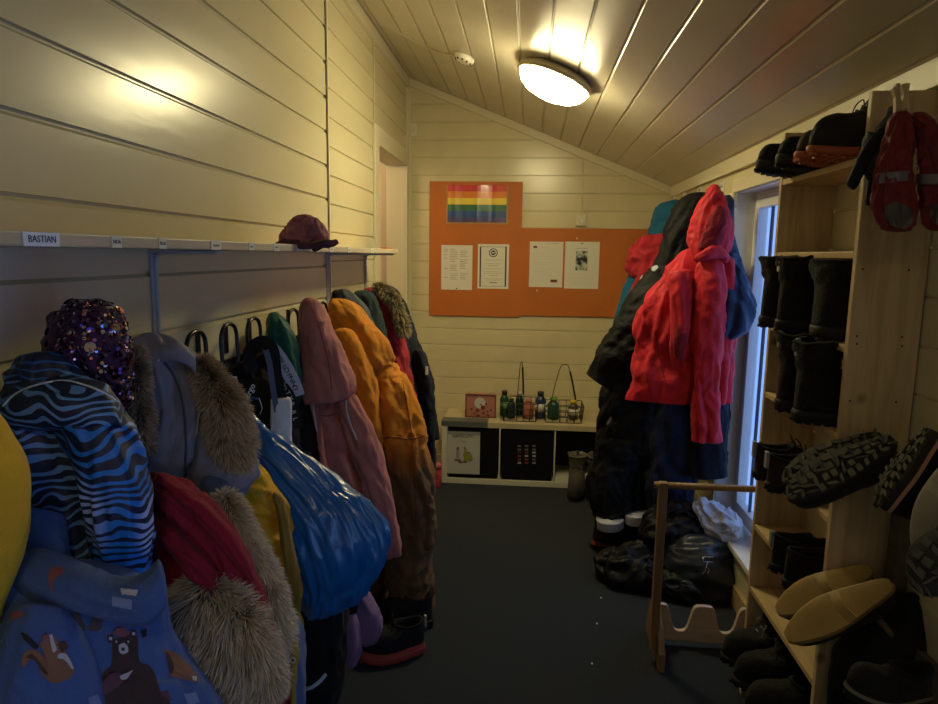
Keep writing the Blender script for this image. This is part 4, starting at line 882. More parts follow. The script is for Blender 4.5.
# -- green cap and printed lanyard
M_grn = cloth('bottle_green', (.004, .085, .055), .55, bump=.15)
t_ = garment('green_hood', -.70, 1.98, 1.1, 'dark green hood hanging from a coat hook next to the pink jacket', 'hood')
loft('hood', M_grn, [(270, 312, 277, 312, 1.98, .02), (267, 322, 286, 323, 1.98, .05), (267, 342, 297, 346, 1.98, .06), (276, 362, 300, 368, 1.98, .055), (284, 384, 300, 388, 1.98, .04), (286, 404, 298, 404, 1.98, .03)], t_, seed=111, fold=.008, NU=50, NV=60)
t_ = garment('lanyard', -.66, 1.84, .95, 'pale blue printed strap with dark letters running across the green hood', 'strap')
st, P = strap('strap_band', [(271, 348), (279, 357), (287, 370), (294, 384), (298, 396)], .040, mat('pale_blue_strap', (.50, .58, .78), .6), t_, 1.86, .003)
for i, ch in enumerate('T3BYLOPNNO'):
    f = .14 + i * .078; p = P[int(f * (len(P) - 1))]; q = P[min(int(f * (len(P) - 1)) + 1, len(P) - 1)]; d = (q - p).normalized(); ang = math.atan2(d.z, d.x)
    Mx = Matrix.Translation(p + Vector((0, -.004, 0))) @ Matrix.Rotation(PI / 2, 4, 'X') @ Matrix.Rotation(ang, 4, 'Z'); text_mesh('lettering', ch, .022, Mx, M_ink, t_, ext=.0003)
t_ = garment('printed_strap', -.64, 1.84, .85, 'black strap with white letters dangling beside the white towel', 'strap')
st, P = strap('strap_band', [(283, 386), (290, 396), (294, 412), (298, 428)], .028, M_bp, t_, 1.80, .003)
for i, ch in enumerate('OTYBRL'):
    f = .12 + i * .14; p = P[int(f * (len(P) - 1))]; q = P[min(int(f * (len(P) - 1)) + 1, len(P) - 1)]; d = (q - p).normalized(); ang = math.atan2(d.z, d.x)
    Mx = Matrix.Translation(p + Vector((0, -.004, 0))) @ Matrix.Rotation(PI / 2, 4, 'X') @ Matrix.Rotation(ang, 4, 'Z'); text_mesh('lettering', ch, .020, Mx, M_pip, t_, ext=.0003)
t_ = garment('black_jacket', -.66, 1.98, .4, 'black garment with a grey patch hanging between the white towel and pink jacket', 'jacket')
bk = loft('body', M_bp, [(284, 340, 300, 342, 2.05, .04), (282, 380, 304, 380, 2.05, .06), (286, 420, 312, 420, 2.04, .07), (290, 460, 322, 460, 2.03, .07), (300, 520, 335, 520, 2.02, .08), (308, 590, 345, 590, 2.0, .08), (305, 650, 348, 650, 1.95, .08)], t_, seed=121, fold=.012, NU=60, NV=80)
a = at(304, 456, y=1.93); MB().prism([a + Vector(v) for v in ((-.02, 0, -.012), (.018, 0, -.018), (.022, 0, .012), (-.016, 0, .018))], (0, -1, 0), .004).build('patch', mat('khaki_patch', (.12, .13, .10), .6), t_)
# -- pink jacket
M_pnk = cloth('dusty_pink_softshell', (.48, .185, .17), .72, bump=.2)
M_dkin = cloth('dark_lining', (.02, .018, .03), .8)
t_ = garment('pink_jacket', -.55, 2.17, .55, 'dusty pink hooded softshell jacket hanging on the left wall', 'jacket')
pb = loft('body', M_pnk, [(304, 362, 338, 362, 2.2, .05), (300, 384, 350, 382, 2.19, .07), (299, 405, 356, 402, 2.19, .078), (301, 432, 362, 430, 2.18, .085), (306, 465, 372, 462, 2.17, .09), (312, 500, 384, 495, 2.16, .09), (322, 525, 386, 520, 2.15, .08)], t_, seed=131, fold=.016, ff=20, fl=2, NU=90, NV=80, end='open')
pc = loft('hood', M_pnk, [(304, 303.5, 315, 303.5, 2.13, .03), (300, 309, 325, 311, 2.12, .06), (300, 325, 332, 328, 2.11, .085), (300, 350, 343, 350, 2.10, .09), (300, 375, 352, 370, 2.09, .095), (301, 392, 356, 384, 2.08, .10), (302, 401, 355, 392, 2.08, .09)], t_, seed=132, fold=.007, ff=12, fl=2, crump=.003, NU=80, NV=80)
loft('hood_lining', M_dkin, [(322, 395, 326, 402, 2.10, .03), (336, 392, 340, 399, 2.10, .03), (348, 388, 352, 395, 2.10, .02)], t_, seed=133, fold=.002, NU=24, NV=24)
sr_ = loft('sleeve', M_pnk, [(333, 396, 354, 390, 2.08, .03), (342, 425, 368, 418, 2.06, .045), (352, 458, 380, 450, 2.05, .05), (364, 495, 390, 485, 2.04, .048), (374, 528, 397, 518, 2.04, .045), (382, 556, 402, 551, 2.04, .04)], t_, seed=134, fold=.008, ff=18, NU=56, NV=80, end='open')
sl_ = loft('sleeve', M_pnk, [(300, 398, 316, 398, 2.08, .03), (303, 430, 322, 430, 2.06, .04), (312, 465, 328, 464, 2.06, .04), (324, 500, 340, 496, 2.06, .035), (334, 516, 348, 512, 2.06, .03)], t_, seed=135, fold=.006, ff=18, NU=44, NV=60)
seam('reflective_piping', sl_, [(313, 404), (315, 418), (317, 432)], M_pip, .003)
seam('reflective_piping', sr_, [(346, 400), (347, 412), (351, 426), (357, 440)], M_pip, .003)
seam('hood_seam', pc, [(311, 306), (320, 330), (328, 360), (332, 390)], mat('dark_pink_seam', (.25, .08, .075), .8), .0018)
seam('shoulder_seam', pb, [(310, 410), (325, 416), (341, 412)], MATS['dark_pink_seam'], .0025)
# -- orange overalls
M_org = cloth('orange_to_brown_cloth', (.60, .22, .014), .78, bump=.25); nt, b_ = nodes(M_org)
src = b_.inputs['Base Color'].links[0].from_socket
g = nt.nodes.new('ShaderNodeNewGeometry'); sp = nt.nodes.new('ShaderNodeSeparateXYZ'); nz = nt.nodes.new('ShaderNodeTexNoise'); nz.inputs['Scale'].default_value = 6
ma = nt.nodes.new('ShaderNodeMath'); ma.operation = 'MULTIPLY_ADD'; ma.inputs[1].default_value = .22
mr = nt.nodes.new('ShaderNodeMapRange'); mr.inputs['From Min'].default_value = .74; mr.inputs['From Max'].default_value = .90
mx = nt.nodes.new('ShaderNodeMix'); mx.data_type = 'RGBA'; mx.inputs[6].default_value = (.125, .072, .032, 1)
L = nt.links.new; L(g.outputs['Position'], sp.inputs[0]); L(nz.outputs[0], ma.inputs[0]); L(sp.outputs['Z'], ma.inputs[2]); L(ma.outputs[0], mr.inputs['Value']); L(mr.outputs[0], mx.inputs[0]); L(src, mx.inputs[7]); L(mx.outputs[2], b_.inputs['Base Color'])
M_brn = cloth('muddy_brown', (.11, .065, .03), .8, var=.35)
t_ = garment('orange_overalls', -.50, 2.6, .1, 'long orange hooded overalls with muddy brown legs, behind the pink jacket', 'overalls')
loft('hood', M_org, [(330, 299, 346, 299, 2.62, .04), (328, 306, 362, 309, 2.62, .08), (330, 325, 376, 328, 2.61, .10), (338, 345, 388, 344, 2.60, .10), (346, 362, 394, 358, 2.60, .10), (352, 372, 392, 366, 2.60, .08)], t_, seed=141, fold=.013, ff=14, NU=80, NV=70)
ob = loft('body', M_org, [(362, 360, 390, 358, 2.62, .06), (364, 380, 404, 376, 2.62, .09), (368, 405, 418, 402, 2.61, .11), (374, 430, 425, 428, 2.61, .12), (378, 450, 426, 450, 2.60, .11), (378, 472, 431, 472, 2.60, .11), (382, 500, 434, 500, 2.59, .10), (386, 530, 434, 530, 2.58, .09), (390, 548, 432, 550, 2.57, .08)], t_, seed=142, fold=.014, ff=16, crump=.007, NU=90, NV=110)
seam('waist_seam', ob, [(378, 440), (392, 437), (410, 439), (425, 435)], mat('brown_orange_seam', (.28, .09, .01), .8), .004)
seam('side_seam', ob, [(402, 380), (408, 410), (412, 440), (412, 480), (414, 520)], MATS['brown_orange_seam'], .0025)
loft('trouser_leg', M_org, [(386, 535, 433, 536, 2.57, .08), (384, 560, 430, 562, 2.55, .08), (390, 585, 433, 585, 2.54, .08), (386, 605, 432, 608, 2.53, .08), (388, 626, 428, 630, 2.52, .06)], t_, seed=143, fold=.008, fl=14, crump=.012, cf=14, NU=64, NV=60, end='open')
loft('trouser_leg', M_org, [(352, 445, 382, 450, 2.72, .08), (352, 490, 388, 490, 2.71, .08), (360, 540, 392, 540, 2.70, .08), (366, 580, 392, 580, 2.69, .08), (368, 608, 390, 610, 2.68, .06)], t_, seed=144, fold=.012, crump=.01, cf=14, NU=50, NV=60)
loft('sleeve', M_org, [(330, 330, 350, 326, 2.50, .04), (342, 362, 366, 356, 2.49, .05), (352, 395, 377, 390, 2.49, .055), (360, 430, 381, 428, 2.49, .05), (368, 462, 383, 462, 2.49, .045), (374, 480, 385, 480, 2.5, .03)], t_, seed=145, fold=.01, NU=50, NV=70)
# -- clothes behind the orange overalls
def simple(name, x, y, z, label, cat, m, secs, seed, **k):
    t_ = garment(name, x, y, z, label, cat); s = loft('body', m, secs, t_, seed=seed, NU=50, NV=60, **k); return t_, s
simple('slate_jacket', -.70, 2.82, 1.0, 'slate grey jacket peeking out behind the top of the orange overalls', 'jacket', cloth('slate_grey', (.075, .085, .10)), [(332, 293, 345, 293, 2.84, .04), (335, 298, 360, 300, 2.84, .07), (345, 312, 370, 316, 2.84, .08), (355, 340, 378, 345, 2.84, .08), (360, 400, 385, 400, 2.84, .08), (365, 470, 388, 470, 2.84, .06)], 151)
simple('green_jacket', -.68, 3.02, .8, 'very dark green jacket between the orange overalls and the red jacket', 'jacket', cloth('dark_green', (.018, .035, .032)), [(358, 290, 368, 290, 3.03, .04), (355, 297, 377, 300, 3.03, .07), (356, 320, 383, 325, 3.03, .08), (362, 350, 390, 350, 3.03, .09), (370, 400, 395, 400, 3.03, .09), (375, 480, 400, 480, 3.03, .08), (378, 560, 400, 560, 3.02, .07)], 152)
M_rj = cloth('red_cloth', (.33, .022, .03), .75)
t_, s = simple('red_jacket', -.62, 3.2, .9, 'red jacket with a fur-edged hood near the door opening on the left', 'jacket', M_rj, [(366, 287, 382, 287, 3.22, .04), (365, 295, 394, 298, 3.22, .08), (370, 315, 400, 318, 3.21, .09), (378, 340, 404, 342, 3.21, .09), (386, 360, 408, 360, 3.2, .09), (394, 378, 413, 380, 3.2, .08), (400, 400, 414, 402, 3.2, .05)], 153, fold=.018)
f5 = loft('fur_backing', M_fb, [(374, 284, 380, 290, 3.14, .02), (386, 288, 386, 296, 3.13, .025), (396, 297, 392, 304, 3.12, .025), (402, 310, 396, 314, 3.12, .025), (406, 323, 399, 325, 3.12, .025), (407, 333, 401, 333, 3.13, .02)], t_, seed=154, fold=.003, NU=24, NV=40)
fur('fur_trim', f5, furmat('tan_fur', (.08, .06, .03), (.30, .24, .12), (.6, .5, .28)), 3500, .028, comb=Vector((.3, -.2, -.2)), w=.0016)
t_, s = simple('navy_jacket', -.56, 3.45, .4, 'dark navy jacket with a small white tag, last on the left wall before the door', 'jacket', cloth('dark_navy', (.012, .016, .028)), [(386, 292, 394, 292, 3.46, .03), (386, 298, 403, 300, 3.46, .06), (388, 320, 410, 320, 3.45, .09), (394, 345, 420, 345, 3.45, .11), (398, 370, 427, 370, 3.44, .12), (404, 400, 431, 400, 3.44, .12), (410, 430, 433, 430, 3.43, .11), (414, 460, 434, 460, 3.43, .1), (416, 490, 432, 490, 3.42, .08)], 155)
loft('sleeve', MATS['dark_navy'], [(414, 348, 424, 350, 3.34, .04), (418, 372, 430, 372, 3.33, .05), (424, 400, 434, 400, 3.33, .05), (427, 425, 436, 425, 3.33, .045), (430, 440, 438, 438, 3.33, .04)], t_, seed=156, NU=36, NV=50, end='open')
a = at(426.5, 371, y=3.27); MB().box((a.x - .006, a.y, a.z - .02), (a.x + .006, a.y + .02, a.z + .02)).build('tag', M_white, t_)
simple('blue_jacket', -.66, 3.3, .9, 'navy blue jacket just visible behind the red jacket', 'jacket', MATS['dark_navy'], [(376, 286, 390, 286, 3.36, .04), (378, 292, 398, 294, 3.36, .07), (386, 320, 404, 320, 3.36, .09), (394, 360, 412, 360, 3.36, .09), (400, 400, 420, 400, 3.36, .09), (408, 440, 424, 440, 3.36, .08)], 157)
# -- dark trousers and mittens below, boots
t_ = garment('black_trousers', -.47, 1.7, .02, 'black trousers with a pale reflective strip, low below the blue bag', 'trousers')
s = loft('trouser_leg', cloth('black_cloth', (.006, .006, .008), .8), [(290, 560, 335, 560, 1.78, .06), (296, 600, 345, 600, 1.78, .08), (300, 650, 345, 650, 1.77, .08), (300, 700, 336, 700, 1.75, .08), (300, 760, 332, 760, 1.73, .07), (300, 820, 330, 820, 1.71, .06)], t_, seed=161, fold=.012, NU=50, NV=60)
seam('reflective_strip', s, [(304, 689), (312, 687), (320, 681), (326, 674)], mat('reflective_blue_white', (.5, .62, .8), .3), .006)
M_pm = cloth('purple_padding', (.22, .13, .28), .7)
for lb, S in (('purple padded mitten, left of the pair low under the blue bag', [(343, 612, 354, 606, 2.0, .03), (334, 628, 360, 622, 1.99, .045), (333, 645, 362, 642, 1.98, .05), (335, 658, 358, 658, 1.98, .045), (340, 665, 352, 665, 1.98, .03)]),
              ('purple padded mitten, right of the pair low under the blue bag', [(358, 588, 366, 586, 2.06, .03), (352, 602, 374, 600, 2.05, .045), (350, 618, 381, 616, 2.04, .05), (352, 634, 380, 632, 2.04, .045), (358, 642, 374, 642, 2.04, .03)])):
    p = at((S[2][0] + S[2][2]) / 2, 660, y=2.0); t_ = thing('padded_mitten', p, lb, 'mitten', 'purple mittens under the blue bag')
    loft('mitten_body', M_pm, S, t_, seed=len(lb), fold=.004, NU=40, NV=40)
    loft('cuff', M_bp, [(S[0][0] - 3, S[0][1] - 22, S[0][2] + 3, S[0][3] - 20, S[0][4], .03), (S[0][0] - 4, S[0][1] - 8, S[0][2] + 4, S[0][3] - 6, S[0][4], .035), (S[0][0] - 2, S[0][1] + 6, S[0][2] + 2, S[0][3] + 6, S[0][4], .03)], t_, seed=5, fold=.003, NU=30, NV=24)
# ================================================================ RIGHT-HAND COATS
M_crail = MATS['cream_trim']
tag(MB().box((XR - .022, 3.18, 1.74), (XR, 4.5, 1.80)).build('hook_board', M_crail, bevel=.002), 'cream board behind the right-hand coats, under the ceiling trim', 'hook board')
for y, lb in ((3.27, 'black coat hook under the white tag beside the window'), (3.55, 'coat hook hidden behind the red jacket hood'), (3.82, 'coat hook behind the black overalls'), (4.08, 'coat hook holding the teal hood')):
    t_ = thing('coat_hook', (XR - .022, y, 1.72), lb, 'coat hook', 'coat hooks on the right wall')
    MB().tube(crv([(XR - .022, y, 1.79), (XR - .05, y, 1.785), (XR - .09, y, 1.77), (XR - .10, y, 1.79)], 5), .006, 8).tube(crv([(XR - .022, y, 1.76), (XR - .045, y, 1.74), (XR - .05, y, 1.755)], 4), .005, 8).build('hook', M_black, t_, True)
for (x, y), yy, lb in (((722, 187), 3.33, 'white name label on the right wall just left of the window'), ((700, 190.5), 3.55, 'white name label just above the red hood'), ((685, 192), 3.75, 'white name label above the black overalls'), ((675, 195), 4.0, 'white name label nearest the far right corner')):
    c = at(x, y, x=XR); t_ = thing('name_label', (XR, c.y, c.z - .03), lb, 'label', 'name labels on the right wall')
    MB().box((XR - .003, c.y - .045, c.z - .025), (XR, c.y + .045, c.z + .025)).build('label_card', M_white, t_)
    MB().box((XR - .004, c.y - .025, c.z - .004), (XR - .003, c.y + .025, c.z + .006)).build('print', M_grey, t_)
M_teal = cloth('teal_cloth', (.008, .11, .22), .7)
M_rd = cloth('crimson_cloth', (.42, .02, .035), .7)
t_ = garment('teal_jacket', .75, 3.95, .6, 'teal and red jacket furthest back on the right wall, partly behind the black coat', 'jacket')
loft('hood', M_teal, [(661, 203, 676, 199, 4.0, .04), (655, 210, 682, 206, 4.0, .08), (651, 222, 684, 222, 4.0, .09), (649, 238, 684, 238, 4.0, .08)], t_, seed=201, fold=.01, NU=50, NV=40)
tb = loft('shoulder', M_rd, [(646, 236, 672, 234, 3.98, .05), (634, 246, 674, 246, 3.97, .08), (629, 258, 672, 260, 3.96, .09), (630, 270, 664, 276, 3.95, .08), (634, 278, 655, 284, 3.95, .05)], t_, seed=202, fold=.022, crump=.012, cf=20, NU=60, NV=50)
loft('sleeve', M_teal, [(633, 262, 650, 266, 4.02, .04), (627, 280, 645, 290, 4.01, .05), (620, 300, 636, 312, 4.0, .05), (614, 322, 628, 332, 4.0, .05), (608, 345, 622, 350, 4.0, .04)], t_, seed=203, fold=.006, NU=40, NV=50)
sl = loft('sleeve_panel', M_rd, [(640, 270, 652, 276, 3.9, .03), (632, 288, 645, 296, 3.9, .04), (624, 304, 636, 313, 3.9, .04), (618, 320, 628, 330, 3.9, .03)], t_, seed=204, fold=.005, NU=30, NV=40)
seam('white_piping', sl, [(644, 272), (636, 288), (628, 303), (621, 316)], M_pip, .004)
M_bk = cloth('black_shell', (.0045, .005, .0065), .65, bump=.35, bs=120, sheen=0)
t_ = garment('black_overalls', .72, 3.35, .05, 'black winter overalls with white ankle bands hanging behind the red jacket down to the floor', 'overalls')
loft('hood', M_bk, [(688, 194, 706, 192, 3.42, .04), (676, 206, 704, 202, 3.42, .07), (666, 228, 696, 226, 3.41, .08), (660, 250, 690, 250, 3.40, .08), (652, 272, 690, 276, 3.39, .08)], t_, seed=211, fold=.01, NU=50, NV=50)
bb = loft('body', M_bk, [(652, 262, 690, 262, 3.38, .07), (640, 290, 700, 290, 3.38, .10), (624, 325, 705, 325, 3.37, .12), (610, 360, 705, 360, 3.36, .13), (602, 395, 700, 395, 3.36, .13), (597, 430, 690, 430, 3.35, .13), (597, 455, 680, 455, 3.35, .12)], t_, seed=212, fold=.014, crump=.006, NU=90, NV=90)
loft('sleeve', M_bk, [(648, 268, 682, 284, 3.28, .05), (630, 296, 664, 314, 3.25, .06), (612, 328, 644, 344, 3.23, .065), (597, 354, 626, 368, 3.22, .06), (588, 374, 608, 388, 3.22, .05)], t_, seed=213, fold=.010, crump=.006, NU=56, NV=70, end='open')
lg1 = loft('trouser_leg', M_bk, [(597, 435, 648, 435, 3.31, .09), (594, 460, 640, 460, 3.30, .09), (588, 485, 630, 485, 3.29, .09), (594, 508, 628, 508, 3.28, .08), (597, 524, 624, 524, 3.27, .07), (595, 540, 625, 540, 3.26, .07)], t_, seed=214, fold=.014, crump=.009, NU=60, NV=70)
lg2 = loft('trouser_leg', M_bk, [(636, 435, 676, 435, 3.36, .09), (632, 460, 670, 460, 3.35, .09), (628, 485, 662, 485, 3.34, .09), (624, 505, 652, 505, 3.33, .08), (622, 522, 648, 524, 3.32, .07), (620, 545, 650, 545, 3.31, .07)], t_, seed=215, fold=.014, crump=.009, NU=60, NV=70)
M_refl = mat('reflective_band', (.42, .45, .55), .35)
loft('ankle_band', M_refl, [(596, 517, 624, 518, 3.22, .085), (597, 526, 624, 526, 3.22, .083)], t_, seed=0, fold=0, crump=0, NU=30, NV=8, top='flat', end='flat')
loft('ankle_band', M_refl, [(624, 511, 648, 512, 3.24, .085), (624, 520, 648, 521, 3.24, .083)], t_, seed=0, fold=0, crump=0, NU=30, NV=8, top='flat', end='flat')
for s_, P in ((bb, [(651, 268), (657, 262), (658, 268), (653, 273)]), (lg1, [(607, 425), (610, 419), (611, 423), (608, 427)]), (bb, [(606, 423), (611, 416), (612, 419), (608, 425)])): decal('logo_print', s_, [(P, 0)], [M_refl], .5)
M_nv = cloth('navy_cloth', (.010, .016, .045), .8)
t_ = garment('navy_trousers', .85, 3.22, .3, 'dark navy trousers hanging below the hem of the red jacket', 'trousers')
loft('body', M_nv, [(648, 380, 728, 380, 3.22, .07), (645, 405, 727, 405, 3.22, .09), (645, 440, 726, 440, 3.22, .09), (648, 475, 700, 475, 3.22, .08), (650, 510, 690, 510, 3.22, .07), (652, 530, 684, 530, 3.22, .05)], t_, seed=221, fold=.02, ff=16, fl=1.5, NU=80, NV=70)
t_ = garment('black_coat', .9, 3.12, .5, 'long black coat behind the red jacket, its straight hem beside the window', 'coat')
loft('body', cloth('black_wool', (.006, .007, .012), .9), [(706, 240, 732, 240, 3.14, .05), (702, 300, 731, 300, 3.13, .07), (696, 380, 728, 380, 3.12, .07), (692, 430, 727, 430, 3.11, .07), (690, 476, 727, 476, 3.1, .06)], t_, seed=222, fold=.008, NU=50, NV=60, end='open')
# red jacket
M_red = cloth('bright_red_softshell', (.52, .014, .032), .62, bump=.15)
M_redd = cloth('deep_red_lining_and_shade', (.20, .008, .02), .8)  # deep red for seams and hood inside, and for the painted cuff shade
t_ = garment('red_jacket', .78, 3.05, .75, 'bright red hooded softshell jacket hanging in front on the right wall by the window', 'jacket')
rb = loft('body', M_red, [(684, 246, 731, 250, 3.05, .05), (668, 268, 734, 268, 3.04, .08), (648, 295, 735, 292, 3.03, .095), (638, 320, 735, 320, 3.02, .10), (636, 350, 733, 350, 3.02, .10), (632, 378, 731, 380, 3.01, .10), (627, 398, 729, 402, 3.01, .09)], t_, seed=231, fold=.020, ff=15, fl=1.2, NU=100, NV=90, end='open')
loft('hood', M_red, [(712, 188.5, 718, 188.5, 3.02, .03), (706, 193, 722, 193, 3.01, .05), (699, 205, 727, 205, 3.0, .075), (691, 224, 732, 224, 2.99, .09), (688, 240, 730, 242, 2.98, .085), (691, 254, 726, 256, 2.97, .06), (696, 262, 716, 262, 2.97, .04)], t_, seed=232, fold=.010, ff=16, fl=2, NU=80, NV=70)
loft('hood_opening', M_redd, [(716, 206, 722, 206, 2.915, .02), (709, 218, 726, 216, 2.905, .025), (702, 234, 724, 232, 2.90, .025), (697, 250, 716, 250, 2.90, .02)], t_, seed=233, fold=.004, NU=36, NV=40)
loft('collar', M_red, [(694, 256, 699, 262, 2.90, .02), (706, 248, 708, 260, 2.88, .025), (716, 244, 722, 258, 2.89, .02), (721, 254, 728, 262, 2.91, .02)], t_, seed=234, fold=.004, NU=36, NV=40)
loft('sleeve', M_red, [(696, 260, 722, 258, 2.92, .04), (694, 285, 726, 283, 2.90, .055), (693, 315, 725, 313, 2.89, .055), (692, 350, 722, 350, 2.88, .05), (693, 385, 720, 385, 2.88, .048), (694, 415, 718, 415, 2.88, .045), (694, 440, 719, 441, 2.88, .045)], t_, seed=235, fold=.010, ff=20, fl=1.5, NU=64, NV=90, end='open')
loft('sleeve', M_red, [(668, 272, 692, 268, 2.94, .04), (671, 290, 693, 288, 2.92, .045), (672, 312, 691, 312, 2.91, .045), (671, 335, 690, 336, 2.90, .04), (671, 352, 689, 352, 2.91, .035), (673, 366, 687, 366, 2.93, .025)], t_, seed=236, fold=.008, NU=50, NV=50, end='open')
loft('cuff_shade', M_redd, [(677, 322, 685, 321, 2.875, .012), (674, 336, 686, 336, 2.868, .015), (674, 350, 684, 350, 2.875, .015), (676, 359, 682, 359, 2.885, .01)], t_, seed=237, fold=.003, NU=30, NV=30)  # solid dark piece; shade inside the cuff is put into its colour
seam('pocket_seam', rb, [(655, 330), (660, 360), (668, 390)], M_redd, .002)
seam('shoulder_seam', rb, [(664, 282), (676, 290), (690, 286)], M_redd, .002)
seam('hood_zip', rb, [(720, 268), (722, 300), (724, 340)], M_redd, .003)
loft('side_panel', M_red, [(718, 254, 733, 256, 2.96, .03), (719, 280, 735, 280, 2.95, .035), (718, 330, 732, 330, 2.95, .035), (718, 380, 730, 380, 2.96, .03), (718, 402, 728, 403, 2.97, .02)], t_, seed=238, fold=.008, NU=40, NV=70)
# navy puffy jacket beside the window
M_np = cloth('navy_nylon', (.012, .030, .075), .42, bump=.3, bs=60, sheen=0)
t_ = garment('navy_padded_jacket', .90, 3.02, .9, 'dark blue padded jacket sticking out between the red jacket and the window', 'jacket')
loft('body', M_np, [(723, 196, 731, 194, 3.1, .03), (722, 215, 733, 212, 3.09, .045), (722, 240, 734, 240, 3.06, .05), (722, 262, 739, 260, 3.03, .06), (720, 285, 748, 280, 2.98, .06), (718, 308, 753, 304, 2.95, .06), (718, 325, 748, 324, 2.95, .06), (716, 340, 735, 338, 2.97, .04)], t_, seed=241, fold=.012, ff=14, crump=.01, cf=16, NU=64, NV=80)
loft('lining', M_nv, [(712, 330, 732, 332, 3.03, .04), (710, 370, 729, 370, 3.03, .04), (708, 410, 728, 410, 3.03, .03)], t_, seed=242, fold=.008, NU=36, NV=40)

# ================================================================ FLOOR HEAP
M_lea = mat('black_leather', (.022, .028, .040), .36, bump=.2, bs=60, var=.2, vs=12)
t_ = garment('leather_bag', .66, 2.92, .0, 'slumped black leather bag with a silver clasp on the floor below the window', 'bag')
lb_ = loft('bag_body', M_lea, [(656, 566, 664, 592, 2.92, .03), (668, 545, 675, 597, 2.93, .09), (684, 535, 690, 600, 2.93, .13), (704, 532, 706, 600, 2.93, .14), (720, 538, 722, 598, 2.93, .12), (732, 556, 733, 594, 2.93, .07)], t_, seed=251, fold=.016, ff=14, fl=6, crump=.008, cf=12, NU=80, NV=90)
M_sil = mat('silver_metal', (.6, .62, .66), .25, metal=1)
h0 = hit(lb_, 708, 558, .004) or at(708, 558, y=2.8)
def on(px, py, l=.005): return hit(lb_, px, py, l) or at(px, py, y=h0.y)
MB().tube([on(703, 557), on(713, 557), on(713, 562), on(703, 562), on(703, 557)], .0025, 6).tube(crv([on(708, 562), on(706, 567), on(705, 571), on(702, 574)], 4), .002, 6).tube(crv([on(706, 567), on(709, 570), on(707, 574)], 4), .002, 6).build('clasp', M_sil, t_, True)
loft('carry_strap', M_lea, [(664, 575, 668, 590, 2.86, .02), (676, 578, 678, 592, 2.82, .03), (690, 580, 692, 594, 2.80, .03), (696, 588, 700, 596, 2.80, .02)], t_, seed=252, fold=.008, NU=36, NV=40)
M_puf = cloth('black_quilted', (.006, .0065, .008), .5, bump=.4, bs=45, sheen=0)
t_ = garment('puffer_jacket', .45, 3.0, .0, 'crumpled black puffer jacket on the floor below the overalls', 'jacket')
loft('body', M_puf, [(592, 556, 598, 583, 3.0, .04), (606, 553, 610, 583, 3.0, .09), (624, 549, 628, 582, 2.98, .11), (642, 546, 646, 580, 2.98, .12), (658, 550, 660, 582, 3.0, .10), (666, 565, 668, 583, 3.0, .05)], t_, seed=253, fold=.022, ff=22, fl=14, crump=.014, cf=14, NU=80, NV=90)
loft('sleeve', M_puf, [(645, 560, 652, 584, 2.88, .04), (662, 572, 668, 592, 2.85, .05), (680, 578, 684, 598, 2.82, .05), (694, 586, 696, 602, 2.81, .035)], t_, seed=254, fold=.012, ff=22, fl=14, crump=.01, NU=50, NV=60)
t_ = garment('quilted_coat', .68, 3.08, .1, 'black quilted coat lying on top of the leather bag below the window', 'coat')
loft('body', M_puf, [(640, 530, 646, 556, 3.10, .04), (646, 514, 652, 560, 3.08, .08), (654, 508, 662, 552, 3.06, .12), (676, 503, 686, 545, 3.03, .11), (696, 507, 704, 536, 3.01, .08), (710, 514, 714, 528, 3.0, .04)], t_, seed=255, fold=.018, ff=26, fl=16, crump=.012, cf=18, NU=80, NV=90)
M_wc = cloth('white_lace_cloth', (.55, .58, .64), .9, bump=.8, bs=90)
t_ = garment('white_cloth', .86, 2.98, .2, 'crumpled white cloth lying between the black heap and the window sill', 'cloth')
loft('cloth_body', M_wc, [(692, 506, 700, 512, 3.0, .03), (702, 502, 712, 528, 2.98, .06), (716, 508, 724, 538, 2.94, .06), (730, 514, 736, 537, 2.90, .05), (741, 522, 744, 532, 2.88, .03)], t_, seed=256, fold=.022, ff=30, fl=20, crump=.014, cf=26, NU=70, NV=70)

